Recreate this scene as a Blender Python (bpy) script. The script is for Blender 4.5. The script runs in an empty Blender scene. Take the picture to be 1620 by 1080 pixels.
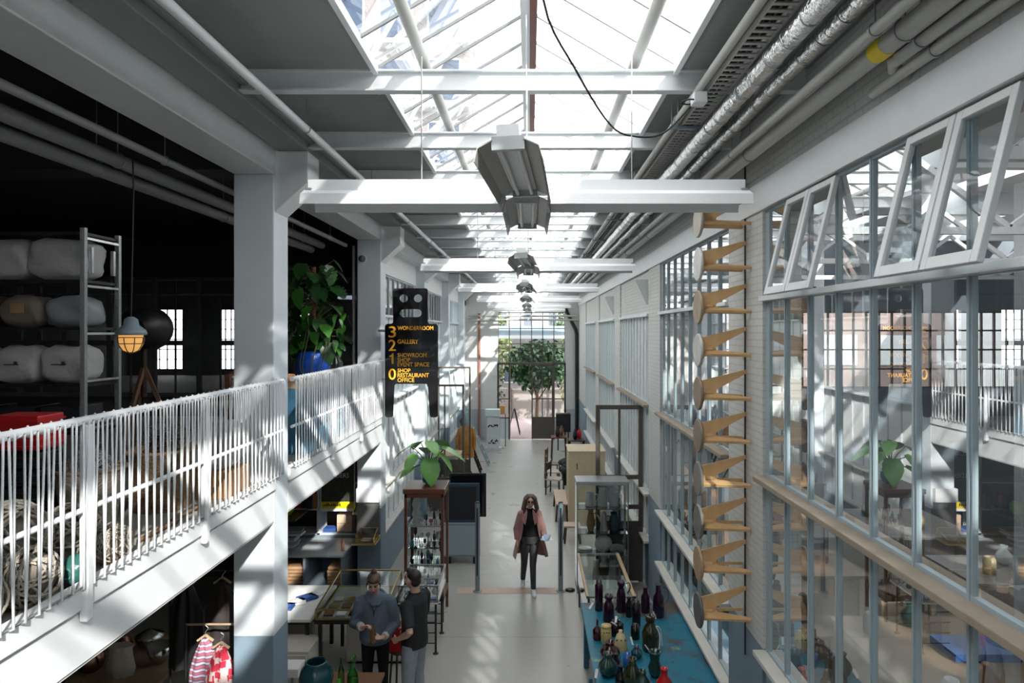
import bpy, math, random
from mathutils import Vector, Matrix, noise
R = random.Random(7)
PI = math.pi
SC = bpy.context.scene
COL = SC.collection

# ---------------------------------------------------------------- camera
CZ = 4.63                                   # eye height above the hall floor
cam = bpy.data.cameras.new('camera'); co = bpy.data.objects.new('camera', cam); COL.objects.link(co)
co.location = (0, 0, CZ); co.rotation_euler = (PI/2, 0, 0)
cam.sensor_width = 36; cam.lens = 24; cam.shift_x = -28/1620; cam.shift_y = -16/1620
cam.clip_start = .05; cam.clip_end = 500
SC.camera = co

# ---------------------------------------------------------------- view, sky, sun
SC.view_settings.view_transform = 'Standard'; SC.view_settings.look = 'None'
SC.view_settings.gamma = 1; SC.view_settings.exposure = 0.27; SC.view_settings.use_curve_mapping = False
SC.cycles.max_bounces = 9; SC.cycles.diffuse_bounces = 5; SC.cycles.glossy_bounces = 4
SC.cycles.transparent_max_bounces = 24; SC.cycles.transmission_bounces = 6
SC.cycles.caustics_reflective = False; SC.cycles.caustics_refractive = False
SC.cycles.sample_clamp_indirect = 6; SC.cycles.use_denoising = True
W = bpy.data.worlds.new('sky'); SC.world = W; W.use_nodes = True
nt = W.node_tree; nt.nodes.clear()
wo = nt.nodes.new('ShaderNodeOutputWorld'); bg = nt.nodes.new('ShaderNodeBackground')
tc = nt.nodes.new('ShaderNodeTexCoord'); nz = nt.nodes.new('ShaderNodeTexNoise'); rp = nt.nodes.new('ShaderNodeValToRGB')
nz.inputs['Scale'].default_value = 2.2; nz.inputs['Detail'].default_value = 7; nz.inputs['Roughness'].default_value = .6
rp.color_ramp.elements[0].position = .36; rp.color_ramp.elements[0].color = (.70, .80, .95, 1)
rp.color_ramp.elements[1].position = .5; rp.color_ramp.elements[1].color = (1, .985, .96, 1)
nt.links.new(tc.outputs['Generated'], nz.inputs['Vector']); nt.links.new(nz.outputs['Fac'], rp.inputs['Fac'])
nt.links.new(rp.outputs['Color'], bg.inputs['Color']); nt.links.new(bg.outputs[0], wo.inputs[0])
bg.inputs['Strength'].default_value = 4.4
sl = bpy.data.lights.new('sun', 'SUN'); so = bpy.data.objects.new('sun', sl); COL.objects.link(so)
sl.energy = 7.6; sl.angle = math.radians(.9); sl.color = (1, .96, .90)
so.rotation_euler = Vector((-1, 2.0, -1.35)).to_track_quat('-Z', 'Y').to_euler(); so.location = (20, -40, 30)

# ---------------------------------------------------------------- materials
MATS = {}
def mat(name, col, rough=.6, metal=0, var=.06, scale=6, bump=0, bscale=40, spec=.5, trans=0, alpha=1, coat=0, emit=None, es=0, sheen=0, sub=0):
    if name in MATS: return MATS[name]
    m = bpy.data.materials.new(name); m.use_nodes = True; n = m.node_tree.nodes; L = m.node_tree.links
    b = n['Principled BSDF']
    b.inputs['Roughness'].default_value = rough; b.inputs['Metallic'].default_value = metal
    b.inputs['Specular IOR Level'].default_value = spec
    b.inputs['Transmission Weight'].default_value = trans; b.inputs['Coat Weight'].default_value = coat
    b.inputs['Alpha'].default_value = alpha; b.inputs['Sheen Weight'].default_value = sheen
    t = n.new('ShaderNodeTexCoord'); z = n.new('ShaderNodeTexNoise'); z.inputs['Scale'].default_value = scale; z.inputs['Detail'].default_value = 5
    L.new(t.outputs['Object'], z.inputs['Vector'])
    mx = n.new('ShaderNodeMix'); mx.data_type = 'RGBA'
    mx.inputs['A'].default_value = tuple(max(0, c*(1-var*1.6)) for c in col)+(1,); mx.inputs['B'].default_value = tuple(min(1, c*(1+var)) for c in col)+(1,)
    L.new(z.outputs['Fac'], mx.inputs['Factor']); L.new(mx.outputs['Result'], b.inputs['Base Color'])
    if bump:
        z2 = n.new('ShaderNodeTexNoise'); z2.inputs['Scale'].default_value = bscale; L.new(t.outputs['Object'], z2.inputs['Vector'])
        bp = n.new('ShaderNodeBump'); bp.inputs['Strength'].default_value = bump; bp.inputs['Distance'].default_value = .02
        L.new(z2.outputs['Fac'], bp.inputs['Height']); L.new(bp.outputs['Normal'], b.inputs['Normal'])
    if emit: b.inputs['Emission Color'].default_value = tuple(emit)+(1,); b.inputs['Emission Strength'].default_value = es
    MATS[name] = m; return m
def glass(name, tint=(.93, .97, .96), ior=1.5, rough=.0, dirt=0, gain=1.0):
    """thin sheet glass: clear, with the mirror image of both its faces; dirt adds a chalky film"""
    m = bpy.data.materials.new(name); m.use_nodes = True; n = m.node_tree.nodes; L = m.node_tree.links; n.clear()
    o = n.new('ShaderNodeOutputMaterial'); t = n.new('ShaderNodeBsdfTransparent'); g = n.new('ShaderNodeBsdfGlossy')
    t.inputs['Color'].default_value = tint+(1,); g.inputs['Roughness'].default_value = rough; g.inputs['Color'].default_value = (1, 1, 1, 1)
    f = n.new('ShaderNodeFresnel'); f.inputs['IOR'].default_value = ior
    mu = n.new('ShaderNodeMath'); mu.operation = 'MULTIPLY'; mu.inputs[1].default_value = 1.7*gain; mu.use_clamp = True
    mx = n.new('ShaderNodeMixShader'); L.new(f.outputs[0], mu.inputs[0]); L.new(mu.outputs[0], mx.inputs[0])
    L.new(t.outputs[0], mx.inputs[1]); L.new(g.outputs[0], mx.inputs[2]); out = mx
    if dirt:
        d = n.new('ShaderNodeBsdfDiffuse'); d.inputs['Color'].default_value = (.8, .8, .8, 1)
        tr = n.new('ShaderNodeBsdfTranslucent'); tr.inputs['Color'].default_value = (.8, .8, .8, 1)
        dm = n.new('ShaderNodeMixShader'); L.new(d.outputs[0], dm.inputs[1]); L.new(tr.outputs[0], dm.inputs[2])
        c = n.new('ShaderNodeTexCoord'); z = n.new('ShaderNodeTexNoise'); z.inputs['Scale'].default_value = 1.6; z.inputs['Detail'].default_value = 6
        L.new(c.outputs['Object'], z.inputs['Vector']); mr = n.new('ShaderNodeMapRange')
        mr.inputs['From Min'].default_value = .3; mr.inputs['From Max'].default_value = .7; mr.inputs['To Min'].default_value = dirt*.5; mr.inputs['To Max'].default_value = dirt*1.5
        L.new(z.outputs['Fac'], mr.inputs['Value']); m2 = n.new('ShaderNodeMixShader'); L.new(mr.outputs[0], m2.inputs[0])
        L.new(mx.outputs[0], m2.inputs[1]); L.new(dm.outputs[0], m2.inputs[2]); out = m2
    L.new(out.outputs[0], o.inputs[0]); MATS[name] = m; return m
def brickmat(name, col, dado=None, dz=1.7, bw=.21, bh=.065, strength=.45, plane='yz', mortar=None):
    m = mat(name, col, rough=.75, var=.05, scale=3); n = m.node_tree.nodes; L = m.node_tree.links; b = n['Principled BSDF']
    t = n.new('ShaderNodeTexCoord'); s = n.new('ShaderNodeSeparateXYZ'); c = n.new('ShaderNodeCombineXYZ')
    L.new(t.outputs['Object'], s.inputs[0])
    L.new(s.outputs['Y' if plane == 'yz' else 'X'], c.inputs['X']); L.new(s.outputs['Z' if plane != 'xy' else 'Y'], c.inputs['Y'])
    if plane == 'xy': pass
    k = n.new('ShaderNodeTexBrick'); L.new(c.outputs[0], k.inputs['Vector']); k.inputs['Scale'].default_value = 1
    k.inputs['Brick Width'].default_value = bw; k.inputs['Row Height'].default_value = bh; k.inputs['Mortar Size'].default_value = .006
    k.inputs['Color1'].default_value = (1, 1, 1, 1); k.inputs['Color2'].default_value = (.86, .86, .86, 1); k.inputs['Mortar'].default_value = (0, 0, 0, 1)
    bp = n.new('ShaderNodeBump'); bp.inputs['Strength'].default_value = strength; bp.inputs['Distance'].default_value = .012
    L.new(k.outputs['Color'], bp.inputs['Height']); L.new(bp.outputs['Normal'], b.inputs['Normal'])
    src = b.inputs['Base Color'].links[0].from_socket
    if mortar:
        mm = n.new('ShaderNodeMix'); mm.data_type = 'RGBA'; L.new(k.outputs['Fac'], mm.inputs['Factor']); L.new(src, mm.inputs['A'])
        mm.inputs['B'].default_value = mortar+(1,); src = mm.outputs['Result']; L.new(src, b.inputs['Base Color'])
    if dado:
        g = n.new('ShaderNodeMath'); g.operation = 'LESS_THAN'; g.inputs[1].default_value = dz; L.new(s.outputs['Z'], g.inputs[0])
        mm = n.new('ShaderNodeMix'); mm.data_type = 'RGBA'; L.new(g.outputs[0], mm.inputs['Factor']); L.new(src, mm.inputs['A'])
        mm.inputs['B'].default_value = dado+(1,); L.new(mm.outputs['Result'], b.inputs['Base Color'])
    return m
DADO = (.20, .27, .34)
white = mat('white_paint', (.72, .75, .77), .45, var=.05, bump=.05)
whiter = mat('bright_white_paint', (.76, .78, .80), .5, var=.03)
lampw = mat('lamp_enamel', (.80, .82, .84), .35, var=.02)
steelw = mat('steel_grey_paint', (.34, .42, .46), .4, var=.05)
steelL = mat('left_frame_paint', (.62, .68, .72), .45, var=.05)
colm = brickmat('column_paint', (.66, .71, .76), DADO, 1.62, bw=9, bh=9, strength=0)
bricw = brickmat('painted_brick', (.60, .61, .59), DADO, 1.77, strength=.8, mortar=(.50, .51, .49))
bricwx = brickmat('painted_brick_end', (.70, .72, .71), (.45, .50, .53), 1.3, plane='xz', bw=1.0, bh=.9, strength=.2)
redb = brickmat('red_brick', (.45, .33, .29), None, plane='xz', mortar=(.5, .47, .42))
redbx = brickmat('red_brick_side', (.45, .30, .26), None, plane='yz', mortar=(.5, .47, .42))
pinkb = brickmat('pink_clinker', (.27, .21, .22), None, plane='xy', bw=.2, bh=.1, mortar=(.4, .34, .36))
soff = mat('concrete_soffit', (.27, .29, .28), .8, var=.10, scale=2, bump=.1)
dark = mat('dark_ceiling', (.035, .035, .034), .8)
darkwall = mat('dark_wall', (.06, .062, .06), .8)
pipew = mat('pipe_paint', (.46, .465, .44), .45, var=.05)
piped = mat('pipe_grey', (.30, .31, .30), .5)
blackc = mat('black_jersey', (.010, .010, .011), .95, spec=.2)
black = mat('black_metal', (.012, .012, .013), .4)
rust = mat('red_oxide_paint', (.16, .06, .045), .6)
blackp = mat('black_gloss', (.006, .006, .008), .12, var=0, coat=.3)
orange = mat('sign_yellow', (.90, .42, .02), .5, var=0, emit=(.9, .42, .02), es=0)
brownf = mat('bronze_frame', (.095, .08, .068), .45)
greyf = mat('grey_metal', (.22, .28, .33), .4)
galv = mat('galvanised', (.42, .44, .45), .35, .7)
plyw = mat('birch_plywood', (.70, .45, .22), .5, var=.16, scale=9)
plyw2 = mat('pale_osb', (.62, .50, .34), .55, var=.12, scale=14)
seatm = mat('seat_disc', (.42, .37, .31), .5, var=.25, scale=14)
sillm = mat('sill_timber', (.33, .27, .21), .6, var=.18, scale=5)
sillw = mat('sill_pale', (.60, .58, .54), .6, var=.10, scale=5)
wood = mat('brown_wood', (.19, .10, .055), .45, var=.2, scale=8)
woodd = mat('dark_wood', (.05, .026, .018), .4, var=.2, scale=8)
woodr = mat('mahogany', (.16, .055, .03), .3, var=.2, scale=9)
woodl = mat('raw_timber', (.48, .35, .22), .6, var=.15, scale=9)
woodp = mat('pink_timber', (.55, .42, .34), .6, var=.12, scale=9)
kraft = mat('kraft_paper', (.42, .25, .13), .7, var=.12, scale=12)
paper = mat('white_paper', (.82, .82, .80), .7)
brass = mat('brass', (.55, .42, .18), .3, .9, var=.08)
silver = mat('silver_metal', (.62, .63, .65), .2, 1)
copper = mat('dark_copper', (.25, .13, .09), .25, .9)
foil = mat('aluminium_foil', (.82, .83, .84), .22, 1, bump=.7, bscale=26)
yellow = mat('yellow_band', (.85, .65, .02), .5)
red = mat('red_plastic', (.52, .01, .015), .35)
rubber = mat('black_cable', (.02, .02, .02), .6)
cottonw = mat('white_cotton', (.50, .50, .50), .8, bump=.5, bscale=14)
cottonb = mat('cream_cotton', (.58, .53, .45), .85, bump=.5, bscale=18)
leafd = mat('leaf_dark', (.017, .08, .015), .35, var=.5, scale=5)
leafl = mat('leaf_light', (.06, .22, .03), .35, var=.35, scale=5)
leafo = mat('leaf_outdoor', (.045, .10, .018), .5, var=.5, scale=2)
leafy = mat('leaf_outdoor_light', (.13, .17, .03), .5, var=.4, scale=2)
stemm = mat('stem', (.12, .14, .04), .6)
barkm = mat('bark', (.16, .09, .05), .8, bump=.6, bscale=20)
bluepot = mat('blue_glaze', (.01, .10, .62), .2, var=.05, coat=.4)
teal = mat('teal_glaze', (.008, .065, .085), .2, var=.2, coat=.4)
aqua = mat('light_blue_glaze', (.03, .30, .45), .2, coat=.4)
purple = mat('purple_glass', (.022, .003, .018), .08, var=.2, coat=.2)
darkpur = mat('near_black_glass', (.006, .004, .007), .08, coat=.1)
maroon = mat('maroon_glass', (.035, .004, .006), .1, coat=.5)
greeng = mat('dark_green_glass', (.012, .05, .04), .08, coat=.5)
oliveg = mat('olive_glass', (.022, .026, .008), .1, coat=.5)
brightg = mat('bright_green_glass', (.06, .32, .03), .08, coat=.5)
redg = mat('red_glass', (.55, .01, .012), .1, coat=.5)
blueg = mat('cobalt_glass', (.01, .12, .42), .1, coat=.5)
ceray = mat('yellow_ceramic', (.52, .42, .17), .35)
cerac = mat('cream_ceramic', (.62, .50, .27), .35)
porc = mat('white_porcelain', (.78, .80, .80), .2, coat=.3)
amber = mat('amber_glaze', (.20, .09, .015), .2, coat=.3)
skin = mat('skin', (.55, .33, .25), .5, var=.05)
hairb = mat('brown_hair', (.10, .055, .035), .5, var=.3, scale=30, bump=.5, bscale=60)
hairk = mat('dark_hair', (.018, .012, .01), .5, var=.3, scale=30)
eyem = mat('eye', (.02, .015, .012), .2)
lipm = mat('lips', (.35, .12, .10), .5)
wicker = mat('wicker', (.42, .37, .31), .8, var=.3, scale=30, bump=.8, bscale=60)
wickd = mat('brown_wicker', (.22, .14, .08), .8, var=.3, scale=30, bump=.8, bscale=60)
navy = mat('navy_paint', (.03, .06, .11), .4)
scr = mat('dark_mesh_panel', (.012, .014, .017), .5)
glassw = glass('window_glass', (.80, .86, .87), 1.52, dirt=.01, gain=.30)
glassr = glass('roof_glass', (.95, .97, .97), 1.5, dirt=.03, gain=.4)
glassd = glass('display_glass', (.95, .985, .975), 1.5)
glassc = glass('clear_glass', (.96, .98, .98), 1.5)
plastic = glass('clear_plastic', (.9, .92, .93), 1.5, rough=.15, dirt=.35)
painted = mat('whitewashed_glass', (.66, .70, .68), .25, var=.10, scale=1.5)
paintedL = mat('whitewashed_glass_left', (.80, .83, .83), .4, var=.10, scale=1.5)

def floormat():
    m = mat('screed', (.40, .395, .365), .28, var=.06, scale=.8); n = m.node_tree.nodes; L = m.node_tree.links; b = n['Principled BSDF']
    t = n.new('ShaderNodeTexCoord'); s = n.new('ShaderNodeSeparateXYZ'); L.new(t.outputs['Object'], s.inputs[0])
    src = b.inputs['Base Color'].links[0].from_socket
    last = None
    for y in (8.3, 10.35, 14.1, 18.2, 22.5):
        a = n.new('ShaderNodeMath'); a.operation = 'COMPARE'; a.inputs[1].default_value = y; a.inputs[2].default_value = .006; L.new(s.outputs['Y'], a.inputs[0])
        if last:
            q = n.new('ShaderNodeMath'); q.operation = 'MAXIMUM'; L.new(last, q.inputs[0]); L.new(a.outputs[0], q.inputs[1]); last = q.outputs[0]
        else: last = a.outputs[0]
    mm = n.new('ShaderNodeMix'); mm.data_type = 'RGBA'; L.new(last, mm.inputs['Factor']); L.new(src, mm.inputs['A']); mm.inputs['B'].default_value = (.18, .18, .16, 1)
    L.new(mm.outputs['Result'], b.inputs['Base Color'])
    z = n.new('ShaderNodeTexNoise'); z.inputs['Scale'].default_value = 1.3; z.inputs['Detail'].default_value = 6; L.new(t.outputs['Object'], z.inputs['Vector'])
    mr = n.new('ShaderNodeMapRange'); mr.inputs['To Min'].default_value = .2; mr.inputs['To Max'].default_value = .42; L.new(z.outputs['Fac'], mr.inputs['Value']); L.new(mr.outputs[0], b.inputs['Roughness'])
    return m
floorm = floormat()
def bluetable_mat():
    m = mat('worn_blue_paint', (.010, .155, .245), .4, var=.1, scale=5); n = m.node_tree.nodes; L = m.node_tree.links; b = n['Principled BSDF']
    t = n.new('ShaderNodeTexCoord'); src = b.inputs['Base Color'].links[0].from_socket
    for sc, lo, hi, c in ((1.1, .53, .60, (.075, .055, .045)), (3.1, .66, .70, (.22, .33, .20)), (9, .60, .70, (.045, .06, .07))):
        z = n.new('ShaderNodeTexNoise'); z.inputs['Scale'].default_value = sc; z.inputs['Detail'].default_value = 8; L.new(t.outputs['Object'], z.inputs['Vector'])
        mr = n.new('ShaderNodeMapRange'); mr.inputs['From Min'].default_value = lo; mr.inputs['From Max'].default_value = hi; L.new(z.outputs['Fac'], mr.inputs['Value'])
        mm = n.new('ShaderNodeMix'); mm.data_type = 'RGBA'; L.new(mr.outputs[0], mm.inputs['Factor']); L.new(src, mm.inputs['A']); mm.inputs['B'].default_value = c+(1,); src = mm.outputs['Result']
    L.new(src, b.inputs['Base Color']); return m
bluem = bluetable_mat()
def clothmat(name, cols, scale, kind='check'):
    m = mat(name, cols[0], .85, var=.05); n = m.node_tree.nodes; L = m.node_tree.links; b = n['Principled BSDF']
    t = n.new('ShaderNodeTexCoord')
    z = n.new('ShaderNodeTexVoronoi' if kind == 'check' else 'ShaderNodeTexWave'); z.inputs['Scale'].default_value = scale
    if kind == 'check': z.distance = 'CHEBYCHEV'
    else: z.bands_direction = 'Z'; z.inputs['Distortion'].default_value = 3; z.inputs['Detail'].default_value = 1
    L.new(t.outputs['Object'], z.inputs['Vector']); r = n.new('ShaderNodeValToRGB'); r.color_ramp.interpolation = 'CONSTANT'
    L.new(z.outputs['Distance' if kind == 'check' else 'Color'], r.inputs['Fac'])
    e = r.color_ramp.elements; e[0].position = 0; e[0].color = cols[0]+(1,); e[1].position = .45 if kind == 'check' else 1/len(cols); e[1].color = cols[1]+(1,)
    for i, c in enumerate(cols[2:]): q = e.new((i+2)/len(cols)); q.color = c+(1,)
    L.new(r.outputs[0], b.inputs['Base Color']); return m
redcloth = clothmat('red_white_check_cloth', [(.62, .03, .07), (.75, .6, .58)], 14)
striped = clothmat('blue_orange_striped_cloth', [(.6, .6, .68), (.06, .08, .35), (.65, .20, .10), (.04, .06, .30), (.5, .15, .15)], 5, 'wave')

# ---------------------------------------------------------------- mesh builder
class MB:
    def __init__(s): s.v = []; s.f = []; s.sm = []
    def add(s, vs, fs, smooth=False):
        k = len(s.v); s.v += [tuple(p) for p in vs]; s.f += [tuple(i+k for i in f) for f in fs]; s.sm += [smooth]*len(fs); return s
    def box(s, x0, x1, y0, y1, z0, z1):
        return s.add([(x0,y0,z0),(x1,y0,z0),(x1,y1,z0),(x0,y1,z0),(x0,y0,z1),(x1,y0,z1),(x1,y1,z1),(x0,y1,z1)],
                     [(0,3,2,1),(4,5,6,7),(0,1,5,4),(1,2,6,5),(2,3,7,6),(3,0,4,7)])
    def obox(s, c, size, rot):
        M = rot.to_matrix() if hasattr(rot, 'to_matrix') else rot; c = Vector(c); h = [q/2 for q in size]; k = MB().box(-h[0],h[0],-h[1],h[1],-h[2],h[2])
        return s.add([c+M@Vector(p) for p in k.v], k.f)
    def rbox(s, c, size, rz=0, rx=0, ry=0):
        from mathutils import Euler
        return s.obox(c, size, Euler((rx, ry, rz)))
    def bar(s, p, q, w, h=None, up=(0, 0, 1)):
        p = Vector(p); q = Vector(q); d = q-p; l = d.length; y = d.normalized(); u = Vector(up)
        x = y.cross(u)
        if x.length < 1e-4: x = y.cross(Vector((1, 0, 0)))
        x.normalize(); z = x.cross(y); M = Matrix((x, y, z)).transposed()
        return s.obox((p+q)/2, (w, l, h or w), M)
    def loft(s, rings, closed=True, caps=True, smooth=True):
        n = len(rings[0]); vs = [p for r in rings for p in r]; fs = []
        for i in range(len(rings)-1):
            for j in range(n if closed else n-1):
                k = (j+1) % n; fs.append((i*n+j, i*n+k, (i+1)*n+k, (i+1)*n+j))
        s.add(vs, fs, smooth)
        if caps and closed:
            s.add(rings[0], [tuple(range(n))[::-1]]); s.add(rings[-1], [tuple(range(n))])
        return s
    def tube(s, pts, r, n=8, caps=True, flat=1.0, up=None):
        pts = [Vector(p) for p in pts]; rs = r if isinstance(r, (list, tuple)) else [r]*len(pts)
        rings = []; prev = None
        for i, p in enumerate(pts):
            d = (pts[min(i+1, len(pts)-1)]-pts[max(i-1, 0)])
            d = d.normalized() if d.length > 1e-9 else Vector((0, 0, 1))
            if prev is None:
                a = Vector(up) if up else (Vector((0, 0, 1)) if abs(d.z) < .9 else Vector((1, 0, 0)))
                x = d.cross(a).normalized()
            else: x = (prev-d*prev.dot(d)).normalized()
            prev = x; y = d.cross(x); ri = rs[i]; ra, rb = ri if isinstance(ri, (list, tuple)) else (ri, ri*flat)
            rings.append([p+x*ra*math.cos(2*PI*j/n)+y*rb*math.sin(2*PI*j/n) for j in range(n)])
        return s.loft(rings, True, caps)
    def lathe(s, prof, c=(0, 0, 0), n=20, M=None, wob=0, lob=0):
        c = Vector(c); rings = []
        for r, z in prof:
            ring = []
            for j in range(n):
                a = 2*PI*j/n; rr = r*(1+wob*math.cos(lob*a)); p = Vector((rr*math.cos(a), rr*math.sin(a), z)); ring.append(c+(M@p if M else p))
            rings.append(ring)
        return s.loft(rings, True, True)
    def ell(s, c, r, n=12, m=8, M=None):
        c = Vector(c); r = (r, r, r) if not isinstance(r, (tuple, list)) else r; rings = []
        for i in range(m+1):
            t = PI*i/m; st = max(math.sin(t), .02)
            ring = []
            for j in range(n):
                p = Vector((r[0]*st*math.cos(2*PI*j/n), r[1]*st*math.sin(2*PI*j/n), -r[2]*math.cos(t))); ring.append(c+(M@p if M else p))
            rings.append(ring)
        return s.loft(rings)
    def cyl(s, p, q, r, n=12): return s.tube([p, q], r, n)
    def ring(s, c, R0, r, n=24, m=6, M=None, a0=0, a1=2*PI):
        c = Vector(c); pts = []
        full = abs(a1-a0-2*PI) < 1e-3
        for i in range(n+1):
            a = a0+(a1-a0)*i/n; p = Vector((R0*math.cos(a), R0*math.sin(a), 0)); pts.append(c+(M@p if M else p))
        return s.tube(pts, r, m, caps=not full)
    def prism(s, poly, h, f):
        """poly in 2-D, thickness 0..h, f maps (u, v, w) to the place"""
        n = len(poly); a = [f(u, v, 0) for u, v in poly]; b = [f(u, v, h) for u, v in poly]
        return s.add(a+b, [tuple(range(n))[::-1], tuple(range(n, 2*n))]+[(i, (i+1) % n, n+(i+1) % n, n+i) for i in range(n)])
    def quad(s, a, b, c, d): return s.add([a, b, c, d], [(0, 1, 2, 3)])
    def build(s, name, m, parent=None, bevel=0, world=False, smooth=None, solid=0, sub=0, loc=None):
        me = bpy.data.meshes.new(name); vs = s.v
        off = Vector((0, 0, 0))
        if world and parent: off = parent.location
        if loc: off = Vector(loc)
        me.from_pydata([tuple(Vector(p)-off) for p in vs], [], s.f)
        me.polygons.foreach_set('use_smooth', [bool(x) if smooth is None else smooth for x in s.sm])
        me.materials.append(m); me.validate(); me.update()
        o = bpy.data.objects.new(name, me); COL.objects.link(o)
        if parent: o.parent = parent
        if loc: o.location = loc
        if solid: q = o.modifiers.new('s', 'SOLIDIFY'); q.thickness = solid; q.offset = 0
        if bevel: q = o.modifiers.new('b', 'BEVEL'); q.width = bevel; q.segments = 2; q.limit_method = 'ANGLE'
        if sub: q = o.modifiers.new('u', 'SUBSURF'); q.levels = q.render_levels = sub
        return o
def tag(o, label=None, cat=None, group=None, kind=None):
    if label: o['label'] = label
    if cat: o['category'] = cat
    if group: o['group'] = group
    if kind: o['kind'] = kind
    return o
def thing(name, label, cat, loc=(0, 0, 0), rz=0, group=None):
    o = bpy.data.objects.new(name, None); COL.objects.link(o); o.location = loc; o.rotation_euler = (0, 0, rz); o.empty_display_size = .1
    return tag(o, label, cat, group)
def struct(o): o['kind'] = 'structure'; return o
def sroot(name, loc=(0, 0, 0)):
    o = bpy.data.objects.new(name, None); COL.objects.link(o); o.location = loc; o['kind'] = 'structure'; return o
def copytree(o, parent=None, loc=None, rz=None, label=None, scale=None):
    c = o.copy(); COL.objects.link(c); c.parent = parent
    if loc is not None: c.location = loc
    if rz is not None: c.rotation_euler = (0, 0, rz)
    if scale: c.scale = scale
    if label: c['label'] = label
    for k in list(KIDS.get(o.name, [])) or list(o.children): copytree(k, c)
    return c
KIDS = {}
def text(s, size, m, parent, loc, rot, name='lettering', depth=.004, bold=0, align='LEFT', xs=1, spacing=1):
    cu = bpy.data.curves.new('t', 'FONT'); cu.body = s; cu.size = size; cu.extrude = depth; cu.offset = bold; cu.align_x = align; cu.space_character = spacing; cu.resolution_u = 3
    o = bpy.data.objects.new('t', cu); COL.objects.link(o); bpy.context.view_layer.update()
    me = bpy.data.meshes.new_from_object(o.evaluated_get(bpy.context.evaluated_depsgraph_get())); bpy.data.objects.remove(o)
    me.materials.clear(); me.materials.append(m)
    for v in me.vertices: v.co.x *= xs
    t = bpy.data.objects.new(name, me); COL.objects.link(t); t.parent = parent; t.location = loc; t.rotation_euler = rot; return t
# ================================================================ THE SETTING
EY = 29.2                                   # end wall
PIERS = [-3.02, 1.83, 6.68, 11.53, 16.38, 21.23, 26.08]
COLS = [1.9, 6.75, 11.6, 16.45, 21.3, 26.15]
struct(MB().box(-14, 14, -10, EY, -.2, 0).build('floor', floorm))

# right wall -------------------------------------------------------
w = MB()
for p in PIERS: w.box(2.1, 2.45, p-.525, p+.525, 0, 5.72)
w.box(2.1, 2.45, -10, -3.55, 0, 5.72); w.box(2.1, 2.45, 26.61, EY, 0, 5.72)
w.box(2.13, 2.42, -3.5, 26.6, 0, .90); w.box(2.1, 2.45, -10, EY, 5.72, 6.605)
for a, b in zip(PIERS[3:-1], PIERS[4:]): w.box(2.13, 2.4, a+.52, b-.52, 4.95, 5.715)
struct(w.build('wall_right', bricw))
struct(MB().box(2.075, 2.1, -10, EY, 5.72, 5.98).build('trim_1', white, bevel=.004))

def window(idx, X, sgn, y0, y1, panes, frame, sillmat, paneA, paneB=None, n=8, clerestory=True, sashes=()):
    """steel window between two piers; sgn=+1 on the right wall, -1 on the left"""
    r = sroot('window_%d' % idx, (X, (y0+y1)/2, .9)); f = MB(); X2 = X+sgn*.028
    a, b = min(X, X2), max(X, X2); st = (y1-y0)/n
    top = 5.72 if clerestory else 4.95
    zs = (.93, 1.76, 3.33, 4.92, top)
    for i in range(n+1):
        y = y0+i*st; hw = .021 if 0 < i < n else .045
        yy = min(max(y, y0+hw), y1-hw)
        f.box(a, b, yy-hw, yy+hw, .93, top)
        if 0 < i < n: f.box(a-.010*(sgn > 0), b+.010*(sgn < 0), yy-.009, yy+.009, .93, top)
    for z in zs: f.box(a-.005, b+.005, y0, y1, z-.025, z+.025)
    f.build('window_frame', frame, r, world=True)
    xs0, xs1 = (X-.12, X+.06) if sgn > 0 else (X-.06, X+.12)
    for z in (.93, 1.76, 3.33):
        MB().box(xs0, xs1, y0-.01, y1+.01, z-.045, z+.0).build('sill', sillmat if z > 3 else sillw, r, world=True, bevel=.006)
    MB().box(xs0+.05, xs1-.05, y0, y1, 4.90, 4.945).build('transom', white, r, world=True, bevel=.004)
    g = MB(); xg = X+sgn*.014
    def pane(m, ya, yb, za, zb): m.quad((xg, ya, za), (xg, yb, za), (xg, yb, zb), (xg, ya, zb))
    lo = MB(); pane(lo, y0, y1, .95, 4.9); lo.build('pane', paneA, r, world=True)
    if clerestory:
        up = MB(); last = y0
        for s0, s1 in sorted(sashes): pane(up, last, s0, 4.94, top); last = s1
        pane(up, last, y1, 4.94, top); up.build('pane', paneB or paneA, r, world=True)
    for s0, s1 in sashes:                    # top-hung sashes standing open into the hall
        ang = -.24; M = Matrix.Rotation(ang*-1, 3, 'Y'); piv = Vector((X+.01, 0, 5.70)); L = .80; fr = MB(); mid = (s0+s1)/2
        for k0, k1 in ((s0, mid-.006), (mid+.006, s1)):
            def T(y, t, o=0): return piv+M@Vector((o, 0, -t))+Vector((0, y, 0))
            for ya, yb in ((k0, k0+.05), (k1-.05, k1)): fr.prism([(ya, 0), (yb, 0), (yb, L), (ya, L)], .035, lambda u, v, w_: T(u, v, -w_))
            for ta, tb in ((0, .05), (L-.06, L)): fr.prism([(k0+.05, ta), (k1-.05, ta), (k1-.05, tb), (k0+.05, tb)], .035, lambda u, v, w_: T(u, v, -w_))
            MB().quad(T(k0+.05, .05, -.018), T(k1-.05, .05, -.018), T(k1-.05, L-.06, -.018), T(k0+.05, L-.06, -.018)).build('sash_pane', glassw, r, world=True)
        fr.build('open_sash', white, r, world=True, bevel=.004)
        h = MB(); h.tube([T((s0+s1)/2, L-.02, -.03), (X+.03, (s0+s1)/2, 4.96)], .008); h.build('stay', brownf, r, world=True)
    return r
k = 1
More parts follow.
